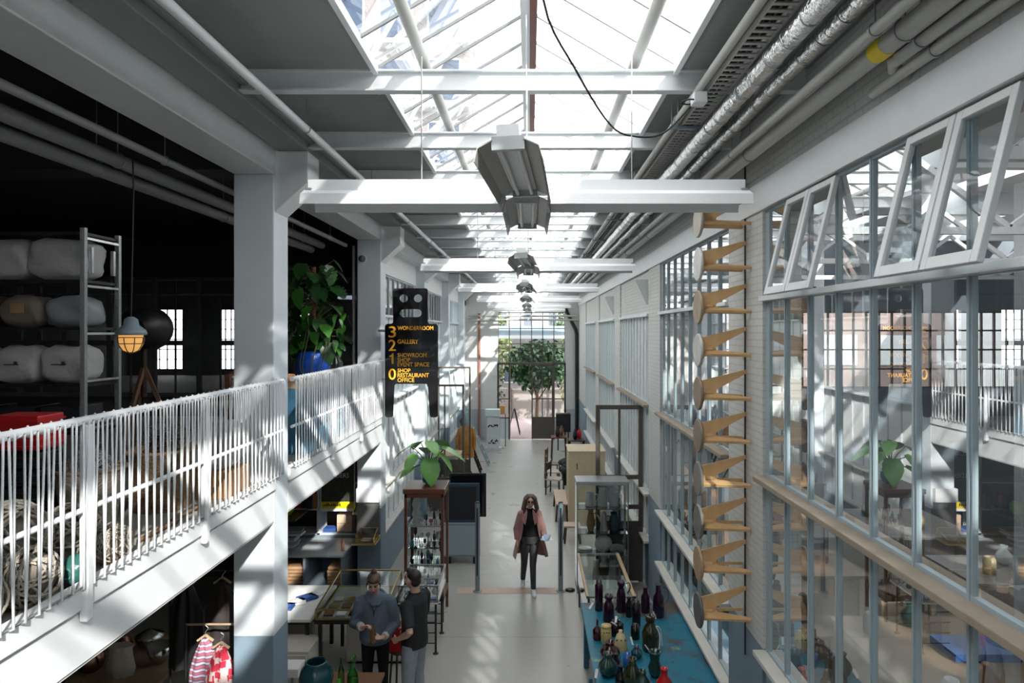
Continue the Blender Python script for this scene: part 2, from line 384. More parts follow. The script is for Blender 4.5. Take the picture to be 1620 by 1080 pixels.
for i, (a, b) in enumerate(zip(PIERS[:-1], PIERS[1:])):
    y0, y1 = a+.525, b-.525
    if b < 12: window(k, 2.13, 1, y0, y1, None, steelw, sillm, glassw, sashes=((2.93, 3.81), (4.7, 5.6)) if abs(a-1.83) < .1 else ())
    else: window(k, 2.13, 1, y0, y1, None, steelL, sillm, painted, n=10, clerestory=False)
    k += 1
# left wall beyond the mezzanine -----------------------------------
w = MB()
w.box(-3.0, -2.74, 12.0, EY, 5.72, 6.25); w.box(-3.0, -2.72, 12.0, EY, 0, .90)
w.box(-3.0, -2.74, 26.5, EY, 0, 6.2)
struct(w.build('wall_left', brickmat('left_brick', (.74, .76, .77), DADO, 1.2)))
for a, b in zip(COLS[2:-1], COLS[3:]):
    window(k, -2.78, -1, a+.4, b, None, steelL, white, paintedL, glassw, n=9); k += 1
# end wall ---------------------------------------------------------
w = MB(); w.box(-3.0, -1.35, EY, EY+.25, 0, 6.8); w.box(1.51, 2.45, EY, EY+.25, 0, 6.8); w.box(-1.35, 1.51, EY, EY+.25, 5.45, 6.8)
struct(w.build('wall_end', bricwx))
r = sroot('window_%d' % k, (0, EY, 0)); k += 1
f = MB(); xs = [-1.35+i*.4767 for i in range(7)]
for x in xs: f.box(x-.018, x+.018, EY+.02, EY+.08, 3.2, 5.45)
for z in (3.9, 4.1, 4.75, 5.43): f.box(-1.35, 1.51, EY+.03, EY+.07, z-.015, z+.015)
f.box(-1.37, 1.53, EY, EY+.1, 3.2, 3.3)
for x in (xs[0], xs[1], xs[5], xs[6]): f.box(x-.035, x+.035, EY, EY+.1, 0, 3.25)
for x0, x1 in ((xs[0], xs[1]), (xs[5], xs[6])): f.box(x0, x1, EY+.03, EY+.07, 1.72, 1.76); f.box(x0, x1, EY+.03, EY+.07, .9, .95)
f.build('window_frame', brownf, r, world=True)
MB().quad((-1.35, EY+.05, 3.3), (1.51, EY+.05, 3.3), (1.51, EY+.05, 5.43), (-1.35, EY+.05, 5.43)).build('pane', glassc, r, world=True)
g = MB()
for x0, x1 in ((xs[0], xs[1]), (xs[5], xs[6])): g.quad((x0, EY+.05, .95), (x1, EY+.05, .95), (x1, EY+.05, 3.2), (x0, EY+.05, 3.2))
g.build('pane', glassc, r, world=True)
MB().box(xs[0], xs[1], EY+.03, EY+.07, 0, .92).box(xs[5], xs[6], EY+.03, EY+.07, 0, .92).build('bottom_panel', steelL, r, world=True)
def leaf(idx, x0, x1, y, z1, mid, frame, m, solid, bars=(), loc=None, pm=None):
    r = sroot('door_%d' % idx, ((x0+x1)/2, y, 0)); f = MB(); t = .05 if x0 < 0 or y > 20 else .08
    f.box(x0, x0+t, y-.02, y+.02, 0.01, z1); f.box(x1-t, x1, y-.02, y+.02, .01, z1)
    for z in (z1-t, solid)+tuple(bars): f.box(x0+t, x1-t, y-.02, y+.02, z, z+t)
    if mid: f.box((x0+x1)/2-.02, (x0+x1)/2+.02, y-.018, y+.018, solid, z1-t)
    f.build('door_frame', frame, r, world=True, bevel=.003)
    MB().box(x0+t, x1-t, y-.015, y+.015, .03, solid).build('door_panel', pm or frame, r, world=True)
    MB().quad((x0+t, y, solid+.05), (x1-t, y, solid+.05), (x1-t, y, z1-t), (x0+t, y, z1-t)).build('pane', glassc if m is None else m, r, world=True)
    h = MB(); h.tube([(x1-.03, y-.02, 1.05), (x1-.03, y-.06, 1.05), (x1-.15, y-.06, 1.05)], .01); h.build('door_handle', black, r, world=True)
    return r
leaf(1, xs[3], xs[5]-.035, EY+.05, 3.2, True, brownf, None, .92, (1.72,))
leaf(2, 1.22, 2.09, 12.62, 3.27, True, brownf, glassc, 1.05, (1.9, 1.35))
leaf(3, -2.68, -1.68, 17.5, 3.27, True, brownf, glassc, .85)
leaf(4, -2.68, -1.72, 19.9, 3.6, False, brownf, glassc, .85)
rr = sroot('door_5', (xs[1]-.05, EY+.05, 0)); MB().box(xs[1]-.01, xs[1]+.03, EY+.12, EY+.98, .02, 3.18).build('open_leaf', brownf, rr, world=True)
# step strip set in the floor
struct(MB().box(-1.3, .62, 12.05, 12.33, -.01, .004).build('trim_2', woodp))
# back wall behind the viewpoint, closing walls of both side rooms
struct(MB().box(-14, 14, -10.3, -10, 0, 6.6).build('wall_back', whiter))

# columns ----------------------------------------------------------
names = ['off-frame', 'white square concrete column nearest the camera, carrying the mezzanine railing ends', 'white square column beside the black robot-shaped directory sign',
         'third white column from the camera, first one behind the black directory sign', 'fourth white column from the camera, along the sunlit left wall', 'last white column before the end wall on the left side']
for i, y in enumerate(COLS):
    c = thing('concrete_column', names[i] if i else 'white square concrete column beside the viewpoint at the near railing end', 'column', (-2.73, y+.2, 0))
    MB().box(-2.93, -2.53, y, y+.4, 0, CZ+1.556).build('shaft', colm, c, world=True, bevel=.012)
    q = MB(); poly = [(-2.53, CZ+1.18), (-2.2, CZ+1.48), (-2.2, CZ+1.79), (-2.53, CZ+1.79)]
    q.prism(poly, .36, lambda u, v, w_: Vector((u, y+.02+w_, v))); q.build('corbel', white, c, world=True, bevel=.008)
# longitudinal beams
tag(MB().box(-2.93, -2.53, -10, EY, CZ+1.556, CZ+2.25).build('concrete_beam', white, bevel=.01), 'deep pale concrete beam running the hall on top of the left columns', 'beam')
tag(MB().box(-2.50, -2.2, -10, EY, CZ+1.79, CZ+2.2).box(-2.2, -2.14, -10, EY, CZ+1.87, CZ+1.93).build('edge_beam', soff, bevel=.01), 'grey concrete edge beam resting on the corbels of the left columns', 'beam')

# roof --------------------------------------------------------------
c = MB(); c.box(-2.2, -1.19, -10, EY+.3, CZ+1.98, CZ+2.03); c.box(1.13, 2.5, -10, EY+.3, CZ+1.98, CZ+2.03)
struct(c.build('ceiling', soff))
struct(MB().box(-1.19, -1.15, -10, EY, CZ+1.95, CZ+2.02).box(1.09, 1.13, -10, EY, CZ+1.95, CZ+2.02).build('trim_3', whiter))
RB = [5.2+1.617*j for j in range(-9, 15)]
ords = ['first', 'second', 'third', 'fourth', 'fifth', 'sixth', 'seventh', 'eighth', 'ninth', 'tenth', 'eleventh', 'twelfth', 'thirteenth', 'fourteenth', 'fifteenth', 'sixteenth']
proto = None
for j, y in enumerate(RB):
    if proto is None:
        q = MB(); q.box(-2.2, 2.1, -.006, .006, .012, .148); q.box(-2.2, 2.1, -.045, .045, 0, .012); q.box(-2.2, 2.1, -.045, .045, .148, .16)
        proto = q.build('steel_roof_beam', white)
        o = proto
    else: o = proto.copy(); COL.objects.link(o)
    o.location = (0, y, CZ+1.82)
    v = j-8
    if v == 1: lab = 'white steel roof beam nearest the camera, with a round hole right of the ridge'
    elif v == 2: lab = 'second white steel roof beam from the camera, above the first winged lamp'
    elif v >= 1: lab = '%s white steel beam under the skylight, counted from the camera' % ords[min(v-1, 15)]
    else: lab = 'white steel roof beam above and behind the camera'; o['group'] = 'roof beams out of view'
    tag(o, lab, 'beam')
EZ, RZ_ = CZ+2.02, CZ+2.70
def roofz(x): return RZ_-(RZ_-EZ)*abs(x)/1.16
# ridge, purlins, rafters, glass: one skylight
sk = sroot('window_%d' % k, (0, 10, EZ)); k += 1
MB().box(-.075, 0, -10, EY, RZ_-.16, RZ_+.02).build('ridge_beam', white, sk, world=True)
MB().box(0, .06, -10, EY, RZ_-.17, RZ_).build('ridge_strip', rust, sk, world=True)
for sx in (-1, 1):
    MB().tube([(sx*.84, -10, roofz(.84)-.07), (sx*.84, EY, roofz(.84)-.07)], .045, 12).build('purlin_tube', pipew, sk, world=True)
ra = MB(); y = -9.9
while y < EY:
    for sx, xe in ((-1, -1.19), (1, 1.13)):
        ra.bar((0, y, roofz(0)-.015), (xe, y, roofz(xe)-.015), .020, .022)
    y += .539
ra.build('glazing_bars', mat('bar_grey', (.26, .27, .28), .5), sk, world=True)
ga = MB()
for xe in (-1.2, 1.14): ga.quad((0, -10, roofz(0)+.02), (0, EY, roofz(0)+.02), (xe, EY, roofz(xe)+.02), (xe, -10, roofz(xe)+.02))
ga.build('pane', glassr, sk, world=True)
# ventilator cranks on the left eave
cr = None
for j, y in enumerate((3.75, 5.35, 6.97, 8.58, 10.2, 11.8)):
    o = thing('vent_winder', 'small round white winder on the skylight eave, %s from the camera' % ords[j], 'winder', (-1.08, y, CZ+1.96))
    q = MB(); q.ring((0, 0, .02), .035, .016, 14, 6, Matrix.Rotation(1.1, 3, 'X')); q.build('wheel', whiter, o)
    q = MB(); q.cyl((-.1, 0, -.06), (.03, 0, -.06), .02).cyl((-.1, .0, -.1), (-.1, 0, .05), .018).box(-.13, -.05, -.03, .03, -.09, -.03); q.build('bracket', white, o)

# ================================================================ mezzanine
mz = MB(); mz.box(-14, -2.56, -10, 12.0, 2.86, 3.14)
struct(mz.build('floor_mezzanine', mat('mezz_floor', (.30, .29, .26), .6)))
q = MB()
for a, b in ((-10, 1.9), (2.3, 6.75), (7.15, 11.6)):
    q.box(-2.56, -2.53, a, b, 2.74, 3.07); q.box(-2.60, -2.505, a, b, 3.07, 3.19); q.box(-2.64, -2.53, a, b, 2.735, 2.755)
struct(q.build('trim_4', whiter, bevel=.004))
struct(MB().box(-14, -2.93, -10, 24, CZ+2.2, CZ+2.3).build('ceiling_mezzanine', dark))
q = MB()
for y in COLS[:2]: q.box(-13.9, -3.0, y, y+.4, CZ+1.6, CZ+2.19)
tag(q.build('mezzanine_roof_beams', darkwall), 'dark concrete cross beams under the mezzanine roof', 'beams', kind='stuff')
# glazed partition across the mezzanine, daylight far behind it
pz = sroot('window_%d' % k, (-7, 16, 3)); k += 1
f = MB()
for x in [-13+1.05*i for i in range(10)]: f.box(x-.05, x+.05, 15.97, 16.05, 3.1, 5.9)
for x in [-12.5+1.05*i for i in range(9)]: f.box(x-.015, x+.015, 15.98, 16.03, 3.1, 5.9)
for z, t in ((3.15, .05), (4.36, .06), (5.5, .02), (5.88, .05)): f.box(-14, -3.0, 15.98, 16.04, z-t, z+t)
f.build('window_frame', mat('dim_frame', (.22, .24, .25), .6), pz, world=True)
MB().quad((-14, 16.01, 3.15), (-3, 16.01, 3.15), (-3, 16.01, 5.9), (-14, 16.01, 5.9)).build('pane', glassc, pz, world=True)
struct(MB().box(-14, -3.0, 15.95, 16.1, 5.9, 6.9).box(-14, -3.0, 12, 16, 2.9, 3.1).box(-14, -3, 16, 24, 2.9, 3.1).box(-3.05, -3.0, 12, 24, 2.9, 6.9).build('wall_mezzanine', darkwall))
q = MB(); ops = [(-13.3, -12.2), (-10.9, -10.1), (-8.2, -7.4), (-5.6, -4.6)]
lx = -14
for a, b in ops: q.box(lx, a, 24, 24.2, 3, 6.9); q.box(a, b, 24, 24.2, 5.4, 6.9); q.box(a, b, 24, 24.2, 3, 3.3); lx = b
q.box(lx, -3, 24, 24.2, 3, 6.9); struct(q.build('wall_mezzanine_far', mat('far_wall', (.35, .37, .37), .8)))
f = MB()
for a, b in ops:
    n = 4
    for i in range(n+1): x = a+(b-a)*i/n; f.box(x-.015, x+.015, 24.0, 24.05, 3.3, 5.4)
    for i in range(7): z = 3.3+.35*i; f.box(a, b, 24.0, 24.05, z-.015, z+.015)
struct(f.build('window_%d' % k, steelw)); k += 1
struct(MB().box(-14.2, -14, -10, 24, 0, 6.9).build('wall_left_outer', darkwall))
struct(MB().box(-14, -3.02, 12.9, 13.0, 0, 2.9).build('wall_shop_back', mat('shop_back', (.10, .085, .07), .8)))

# railing ------------------------------------------------------------
def railing(y0, y1, posts, label, nwin, pitch):
    r = thing('mezzanine_railing', label, 'railing', (-2.5, (y0+y1)/2, 3.19))
    MB().tube([(-2.5, y0, 4.13), (-2.5, y1, 4.13)], .024, 14).build('handrail', whiter, r, world=True)
    MB().tube([(-2.5, y0, 3.63), (-2.5, y1, 3.63)], .016, 10).build('mid_rail', whiter, r, world=True)
    for p in posts: MB().box(-2.525, -2.475, p-.03, p+.03, 3.0, 4.11).build('post', whiter, r, world=True, bevel=.012)
    st = MB(); y = y0+.05; rg = random.Random(3); path = []
    while y < y1-.02:
        t = y+rg.uniform(-.008, .008); b = y+pitch*.30+rg.uniform(-.014, .014); t2 = t+pitch*rg.uniform(.42, .58)
        path += [(-2.474, t, 4.13), (-2.474, b-.006, 3.20), (-2.50, b, 3.188), (-2.486, b+.006, 3.20), (-2.474, t2, 4.13), (-2.50, t2+.01, 4.157), (-2.527, t2+.02, 4.13), (-2.51, t2+.025, 4.102), (-2.474, t+pitch-.01, 4.12)]
        y += pitch
    st.tube(path, .0062, 6)
    o = st.build('cord_infill', whiter, r, world=True); o['label'] = 'taut white cords wound in a zigzag'
    MB().tube([(-2.5, y0, 3.20), (-2.5, y1, 3.20)], .006, 6).build('bottom_wire', galv, r, world=True)
railing(1.0, 6.9, (2.43, 3.85, 5.26), 'white tubular mezzanine railing with zigzag cords, left of the nearest column', 0, .088)
railing(7.17, 11.58, (8.7, 10.15), 'white tubular mezzanine railing with zigzag cords, between the nearest column and the black sign', 0, .088)

# ================================================================ room behind the right-hand windows
struct(MB().box(14, 14.2, -10, 24, 0, 7.2).build('wall_right_outer', whiter))
q = MB(); lx = 2.45
q.box(2.45, 14, 16, 16.2, 5.1, 7.0); q.box(2.45, 14, 16, 16.2, 0, 3.3); q.box(2.45, 4.6, 16, 16.2, 3.3, 5.1); q.box(13.6, 14, 16, 16.2, 3.3, 5.1)
struct(q.build('wall_far_right', mat('far_blue_grey', (.13, .16, .19), .7)))
f = MB(); x = 4.6
while x < 13.65: f.box(x-.018, x+.018, 16.0, 16.06, 3.3, 5.1); x += .30
for z in (3.32, 3.75, 4.2, 4.65, 5.08): f.box(4.6, 13.6, 16.0, 16.06, z-.02, z+.02)
struct(f.build('window_%d' % k, brownf)); k += 1
c = MB(); x = 2.45
while x < 13.9: c.box(x, x+1.85, -10, 16.2, 6.9, 7.0); x += 2.3
for y in [-8+3.2*i for i in range(8)]: c.box(2.45, 14, y, y+.14, 6.55, 6.9)
struct(c.build('ceiling_right', white))
t = MB()
for y in [1.0+3.2*i for i in range(5)]:
    for i in range(4):
        x = 3+2.2*i; t.bar((x, y, 5.75), (x+1.1, y, 6.55), .06); t.bar((x+1.1, y, 6.55), (x+2.2, y, 5.75), .06)
    t.box(2.6, 13.9, y-.04, y+.04, 5.68, 5.76)
tag(t.build('roof_trusses', white), 'white steel lattice roof trusses seen through the right-hand windows', 'trusses', kind='stuff')
for i, (x, y) in enumerate(((6.2, 2.0), (6.3, 8.6), (6.3, 15.0))):
    tag(MB().box(x-.12, x+.12, y-.12, y+.12, 0, 6.5).build('steel_stanchion', white, bevel=.01), 'white steel stanchion %s inside the room behind the right windows' % ('nearest the camera', 'halfway back', 'farthest back')[i], 'column')

t = thing('brick_annexe', 'pink brick annexe with pale windows seen through the far window grid of the right-hand room', 'building', (9, 24, 0)); MB().box(3.5, 18, 23, 24, -.1, 5.3).build('wall', mat('pink_render', (.36, .27, .25), .8), t, world=True)
for i in range(7): MB().box(4.2+1.9*i, 5.3+1.9*i, 22.93, 23, 3.5, 4.5).build('window', whiter, t, world=True)
# ================================================================ lamp crosses
def trough(L, full=True):
    """fluorescent fitting along +x from 0 to L; z=0 is its lower rim; returns part meshes"""
    h = MB(); h.box(0.02, L-.02, -.055, .055, .10, .17); h.box(.02, L-.02, -.075, .075, .085, .10)
    w = MB()
    for s in (-1, 1):
        pr = [(.075*s, .095), (.15*s, .06), (.168*s, -.01), (.164*s, -.01), (.146*s, .055), (.075*s, .088)]
        w.add([(x, a, b) for x in (0.0, L) for a, b in pr], [(i, (i+1) % 6, 6+(i+1) % 6, 6+i) for i in range(6)]+[(0, 1, 2, 3, 4, 5), (11, 10, 9, 8, 7, 6)])
    t = [MB().cyl((.06, .045*s, .062), (L-.06, .045*s, .062), .013, 10) for s in (-1, 1)]
    e = [MB().box(x, x+.04, -.08, .08, .045, .11) for x in (.01, L-.05)]
    return [h, w]+t+e
def lampcross(y, label, parts=True):
    r = thing('lamp_cross', label, 'lamp', (-.02, y, 5.46), 0, None)
    for ang, nm, L, x0 in ((0, 'right', 1.32, .14), (PI, 'left', 1.32, .14), (-PI/2, 'near', 1.20, .08), (PI/2, 'far', 1.20, .10)):
        hs = trough(L)
        M = Matrix.Rotation(ang, 3, 'Z')
        gm = mat('reflector_grey', (.36, .35, .33), .4) if nm in ('near', 'far') else lampw
        for q, n, m in zip(hs, ('housing', 'reflector', 'tube_light', 'tube_light', 'lamp_holder', 'lamp_holder'), (lampw, gm, mat('lamp_tube', (.75, .76, .74), .25), MATS['lamp_tube'] if 'lamp_tube' in MATS else None, galv, galv)):
            m = m or MATS['lamp_tube']
            K = Matrix.Rotation(-.065, 3, 'Z')@Matrix.Rotation(.04, 3, 'X') if nm == 'near' else Matrix.Identity(3)
            q.v = [tuple(M@(K@Vector((p[0]+x0, p[1], p[2])))) for p in q.v]
            q.build(n, m, r)
    n = MB(); n.box(-.15, .15, -.09, .09, .09, .15); n.build('hub', lampw, r)
    for dx, dy in ((0, -.6), (0, .6), (-.7, 0), (.7, 0)): MB().cyl((dx, dy, .16), (dx, dy, 1.0), .0045, 6).build('suspension_rod', galv, r)
    return r
lp = lampcross(4.55, 'nearest white cross-shaped fluorescent lamp with wing reflectors, under the skylight')
bpy.context.view_layer.update()
for i, y in enumerate((9.42, 14.3, 19.2, 24.0, 27.85)):
    copytree(lp, loc=(-.02, y, 5.46), label='%s white cross-shaped fluorescent lamp with wing reflectors, counted from the camera' % ['second', 'third', 'fourth', 'fifth', 'sixth and farthest'][i])

# ================================================================ services under the roof
def pipe(x, h, y0, y1, r, m, label, cat='pipe', band=None, name='ceiling_pipe', tail=None, clip=2.4, n=14):
    t = thing(name, label, cat, (x, y0, CZ+h))
    pts = [(x, y0, CZ+h), (x, y1, CZ+h)]
    if tail: pts = [tail[-1]]+list(reversed(tail[:-1]))+pts
    MB().tube(pts, r, n).build('pipe_run', m, t, world=True)
    y = max(y0, 0)+1.0
    while y < min(y1, 25):
        c = MB(); c.ring((x, y, CZ+h), r+.004, .006, 16, 5, Matrix.Rotation(PI/2, 3, 'X')); c.cyl((x, y, CZ+h+r), (x, y, CZ+(1.98 if x > -2.5 else 2.19)), .005, 5); y += clip
        c.build('pipe_clip', galv, t, world=True)
    if band: MB().tube([(x, band-.06, CZ+h), (x, band+.06, CZ+h)], r+.003, n).build('yellow_band', yellow, t, world=True)
    return t
pipe(-1.9, 1.72, -10, EY, .033, white, 'slim white pipe running along the left edge of the hall ceiling')
pipe(1.26, 1.80, -10, EY, .03, pipew, 'white pipe on the right ceiling, immediately right of the skylight')
def duct(x, h, r, label):
    t = thing('insulated_pipe', label, 'pipe', (x, -10, CZ+h)); rg = random.Random(int(x*100)); pts = []; rs = []; y = -10
    while y < EY: pts.append((x+rg.uniform(-.006, .006), y, CZ+h+rg.uniform(-.006, .006))); rs.append(r*rg.uniform(.93, 1.05)); y += .28
    MB().tube(pts, rs, 16).build('foil_jacket', foil, t, world=True)
    y = 1.6
    while y < 11: MB().ring((x, y, CZ+h), r*1.02, .003, 16, 4, Matrix.Rotation(PI/2, 3, 'X')).build('wire_tie', galv, t, world=True); y += .28
duct(1.47, 1.65, .062, 'foil-wrapped shiny pipe, left one of the pair beside the cable tray')
duct(1.66, 1.66, .055, 'foil-wrapped shiny pipe, right one of the pair nearer the brick wall')
pipe(1.72, 1.50, -10, 26, .03, pipew, 'slim cream pipe between the foil pipes and the thick pipe with a yellow band')
pipe(1.87, 1.50, -10, 26, .055, pipew, 'thick cream pipe with a yellow band along the top of the right wall', band=3.62)
pipe(1.95, 1.45, -10, 3.6, .034, pipew, 'cream pipe that bends into the right wall past the yellow band', tail=[(1.96, 3.68, CZ+1.45), (2.0, 3.75, CZ+1.44), (2.10, 3.77, CZ+1.42)])
pipe(2.02, 1.40, -10, 4.02, .03, pipew, 'short cream pipe ending in a bracket on the white brick wall above the near windows')
t = thing('cable_tray', 'slotted white cable tray hung left of the foil-wrapped pipes', 'cable tray', (1.38, 0, CZ+1.76)); q = MB(); q.box(1.30, 1.312, -10, 26, CZ+1.76, CZ+1.82).box(1.452, 1.464, -10, 26, CZ+1.76, CZ+1.82)
q.build('side_rails', pipew, t, world=True); y = 1.8
while y < 10: MB().box(1.312, 1.452, y, y+.03, CZ+1.765, CZ+1.775).build('rung', pipew, t, world=True); y += .085
q = MB()
for x in (1.34, 1.37, 1.41): q.tube([(x, -9, CZ+1.795), (x, 26, CZ+1.795)], .012, 6)
q.build('cables', rubber, t, world=True)
y = 1.0
while y < 22: q = MB(); q.box(1.2, 1.78, y, y+.04, CZ+1.735, CZ+1.757); q.cyl((1.22, y+.02, CZ+1.75), (1.22, y+.02, CZ+1.98), .006, 6); q.cyl((1.76, y+.02, CZ+1.75), (1.76, y+.02, CZ+1.98), .006, 6); y += 2.42; q.build('hanger_rail', greyf, t, world=True)
t = thing('junction_box', 'small white junction box with a looped cable left of the cable tray', 'junction box', (1.24, 5.0, CZ+1.66)); MB().box(-.05, .05, -.06, .06, 0, .08).build('box', white, t, bevel=.008); MB().ring((-.07, 0, .02), .055, .006, 20, 6).build('cable_loop', rubber, t)
cab = [(.06, 2.6, CZ+1.9), (.073, 3.6, CZ+1.745), (.27, 4.0, CZ+1.53), (.52, 4.4, CZ+1.33), (.75, 4.9, CZ+1.40), (.98, 5.1, CZ+1.47), (1.15, 5.1, CZ+1.62), (1.27, 5.1, CZ+1.78)]
def smooth(pts, k=5):
    P = [Vector(p) for p in pts]; out = []
    for i in range(len(P)-1):
        a = P[max(i-1, 0)]; b = P[i]; c = P[i+1]; d = P[min(i+2, len(P)-1)]
        for j in range(k):
            t = j/k; out.append(.5*((2*b)+(c-a)*t+(2*a-5*b+4*c-d)*t*t+(3*b-3*c+d-a)*t**3))
    return out+[P[-1]]
tag(MB().tube(smooth(cab), .007, 6).build('black_cable', rubber), 'loose black cable drooping across the right half of the skylight', 'cable')
# end wall pipes and downpipe
t = thing('downpipe', 'black drain pipe angling down the right side of the end wall', 'pipe', (2.0, EY-.15, 0))
MB().tube([(2.0, EY-.15, 0), (2.0, EY-.15, 4.5), (1.96, EY-.15, 4.7), (1.58, EY-.15, 5.45), (1.5, EY-.15, 5.75)], .075, 12).build('pipe_run', black, t, world=True)
tag(MB().cyl((-2.15, EY-.1, 0), (-2.15, EY-.1, 5.4), .05).build('rusty_pipe', mat('rusty', (.35, .16, .12), .7)), 'thin rust-red vertical pipe on the end wall left of the glazed doors', 'pipe')
for i, z in enumerate((5.28, 5.12)): tag(MB().cyl((-2.6, EY-.3, z), (2.1, EY-.3, z), .045).build('wall_pipe', pipew), 'pale horizontal pipe across the end wall, %s of two' % ('upper', 'lower')[i], 'pipe')
# pipes under the mezzanine roof
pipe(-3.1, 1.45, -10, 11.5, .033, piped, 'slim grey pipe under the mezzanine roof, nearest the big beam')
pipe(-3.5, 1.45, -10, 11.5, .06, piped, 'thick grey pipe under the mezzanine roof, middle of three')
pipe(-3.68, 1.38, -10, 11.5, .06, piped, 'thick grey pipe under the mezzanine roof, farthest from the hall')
# dome camera and wall pipe by column
t = thing('security_camera', 'small dome camera on the white column above the potted monstera', 'camera', (-2.84, 11.59, 5.86)); MB().ell((0, -.03, 0), .06).build('dome', mat('smoke_dome', (.12, .13, .14), .15), t); MB().cyl((0, .02, 0), (0, -.03, 0), .075).build('mount', white, t)
tag(MB().cyl((-3.03, 11.75, 3.14), (-3.03, 11.75, 6.1), .025).build('column_conduit', pipew), 'grey vertical conduit left of the column with the directory sign', 'conduit')
for i, (x, y, z) in enumerate(((2.1, 12.1, 5.55), (2.1, 17.0, 5.5))):
    q = MB(); q.prism([(0, 0), (.22, 0), (.22, -.04), (.03, -.45), (0, -.45)], .02, lambda u, v, w_: Vector((x-u, y+w_, z+v))); bo = q.build('wall_bracket', white)
    tag(bo, 'white triangular gusset bracket high on the right wall, %s' % ('past the stools' if i == 0 else 'farther one near the fourth lamp'), 'bracket')

# ================================================================ stools hung on the pier
def stool():
    r = thing('wall_stool', '', 'stool', (2.095, 6.60, 0), 0, 'timber stools hung one above another on the brick pier')
    M = Matrix.Rotation(PI/2, 3, 'Y'); s = MB()
    s.lathe([(.155, 0), (.163, .006), (.163, .022), (.155, .028)], (-.478, 0, 0), 32, M); s.build('seat', seatm, r)
    q = MB(); q.lathe([(.085, 0), (.085, .03)], (-.45, 0, 0), 18, M); q.build('hub_block', plyw, r)
    for (ty, tz) in ((.02, .215), (-.13, -.045), (.13, -.045)):
        d = Vector((0, ty, tz)).normalized(); n = Vector((1, 0, 0)).cross(d).normalized(); tip = Vector((0, ty, tz))
        o = tip.length
        poly = [(-.45, -.05), (-.45, .125), (-.43, .125), (-.001, o+.012), (-.001, o-.026), (-.29, .035), (-.31, -.03), (-.34, -.05)]
        g = MB(); g.prism(poly, .028, lambda u, v, w_: Vector((u, 0, 0))+d*v+n*(w_-.014)); g.build('leg', plyw, r, bevel=.002)
    return r
st0 = stool(); bpy.context.view_layer.update()
KIDS[st0.name] = list(st0.children)
sy = [349, 418, 486, 554, 622, 689, 757, 825, 891, 965]
sl_ = ['topmost of the ten wooden stools on the brick pier, partly behind the lamp arm', 'second from the top of the wooden stools on the brick pier, pale seat disc', 'third from the top of the wooden stools on the brick pier', 'fourth from the top of the wooden stools on the brick pier', 'fifth from the top of the wooden stools on the brick pier',
       'sixth from the top of the wooden stools on the brick pier', 'fourth from the bottom of the wooden stools on the brick pier', 'third from the bottom of the wooden stools on the brick pier', 'second from the bottom of the wooden stools on the brick pier', 'lowest wooden stool on the brick pier, just above the grey dado']
seat_cols = [(.44, .40, .34), (.62, .63, .60), (.36, .28, .21), (.55, .55, .51), (.26, .19, .13), (.24, .18, .13), (.22, .20, .18), (.17, .16, .15), (.40, .27, .16), (.10, .10, .10)]
for i, py in enumerate(sy):
    z = 1.07-.4135*i+.0; z = (524-py)/163.8+CZ
    o = st0 if i == 0 else copytree(st0)
    o.location.z = z; o['label'] = sl_[i]
    s = [c for c in bpy.data.objects if c.parent == o and c.name.startswith('seat')][0]
    if i: s.data = s.data.copy()
    s.data.materials.clear(); s.data.materials.append(mat('seat_disc_%d' % i, seat_cols[i], .5, var=.25, scale=14))
tag(MB().cyl((2.088, 6.62, 1.5), (2.088, 6.62, 6.3), .008, 8).build('hanging_rod', black), 'thin dark vertical rod the wooden stools hang along', 'rod')

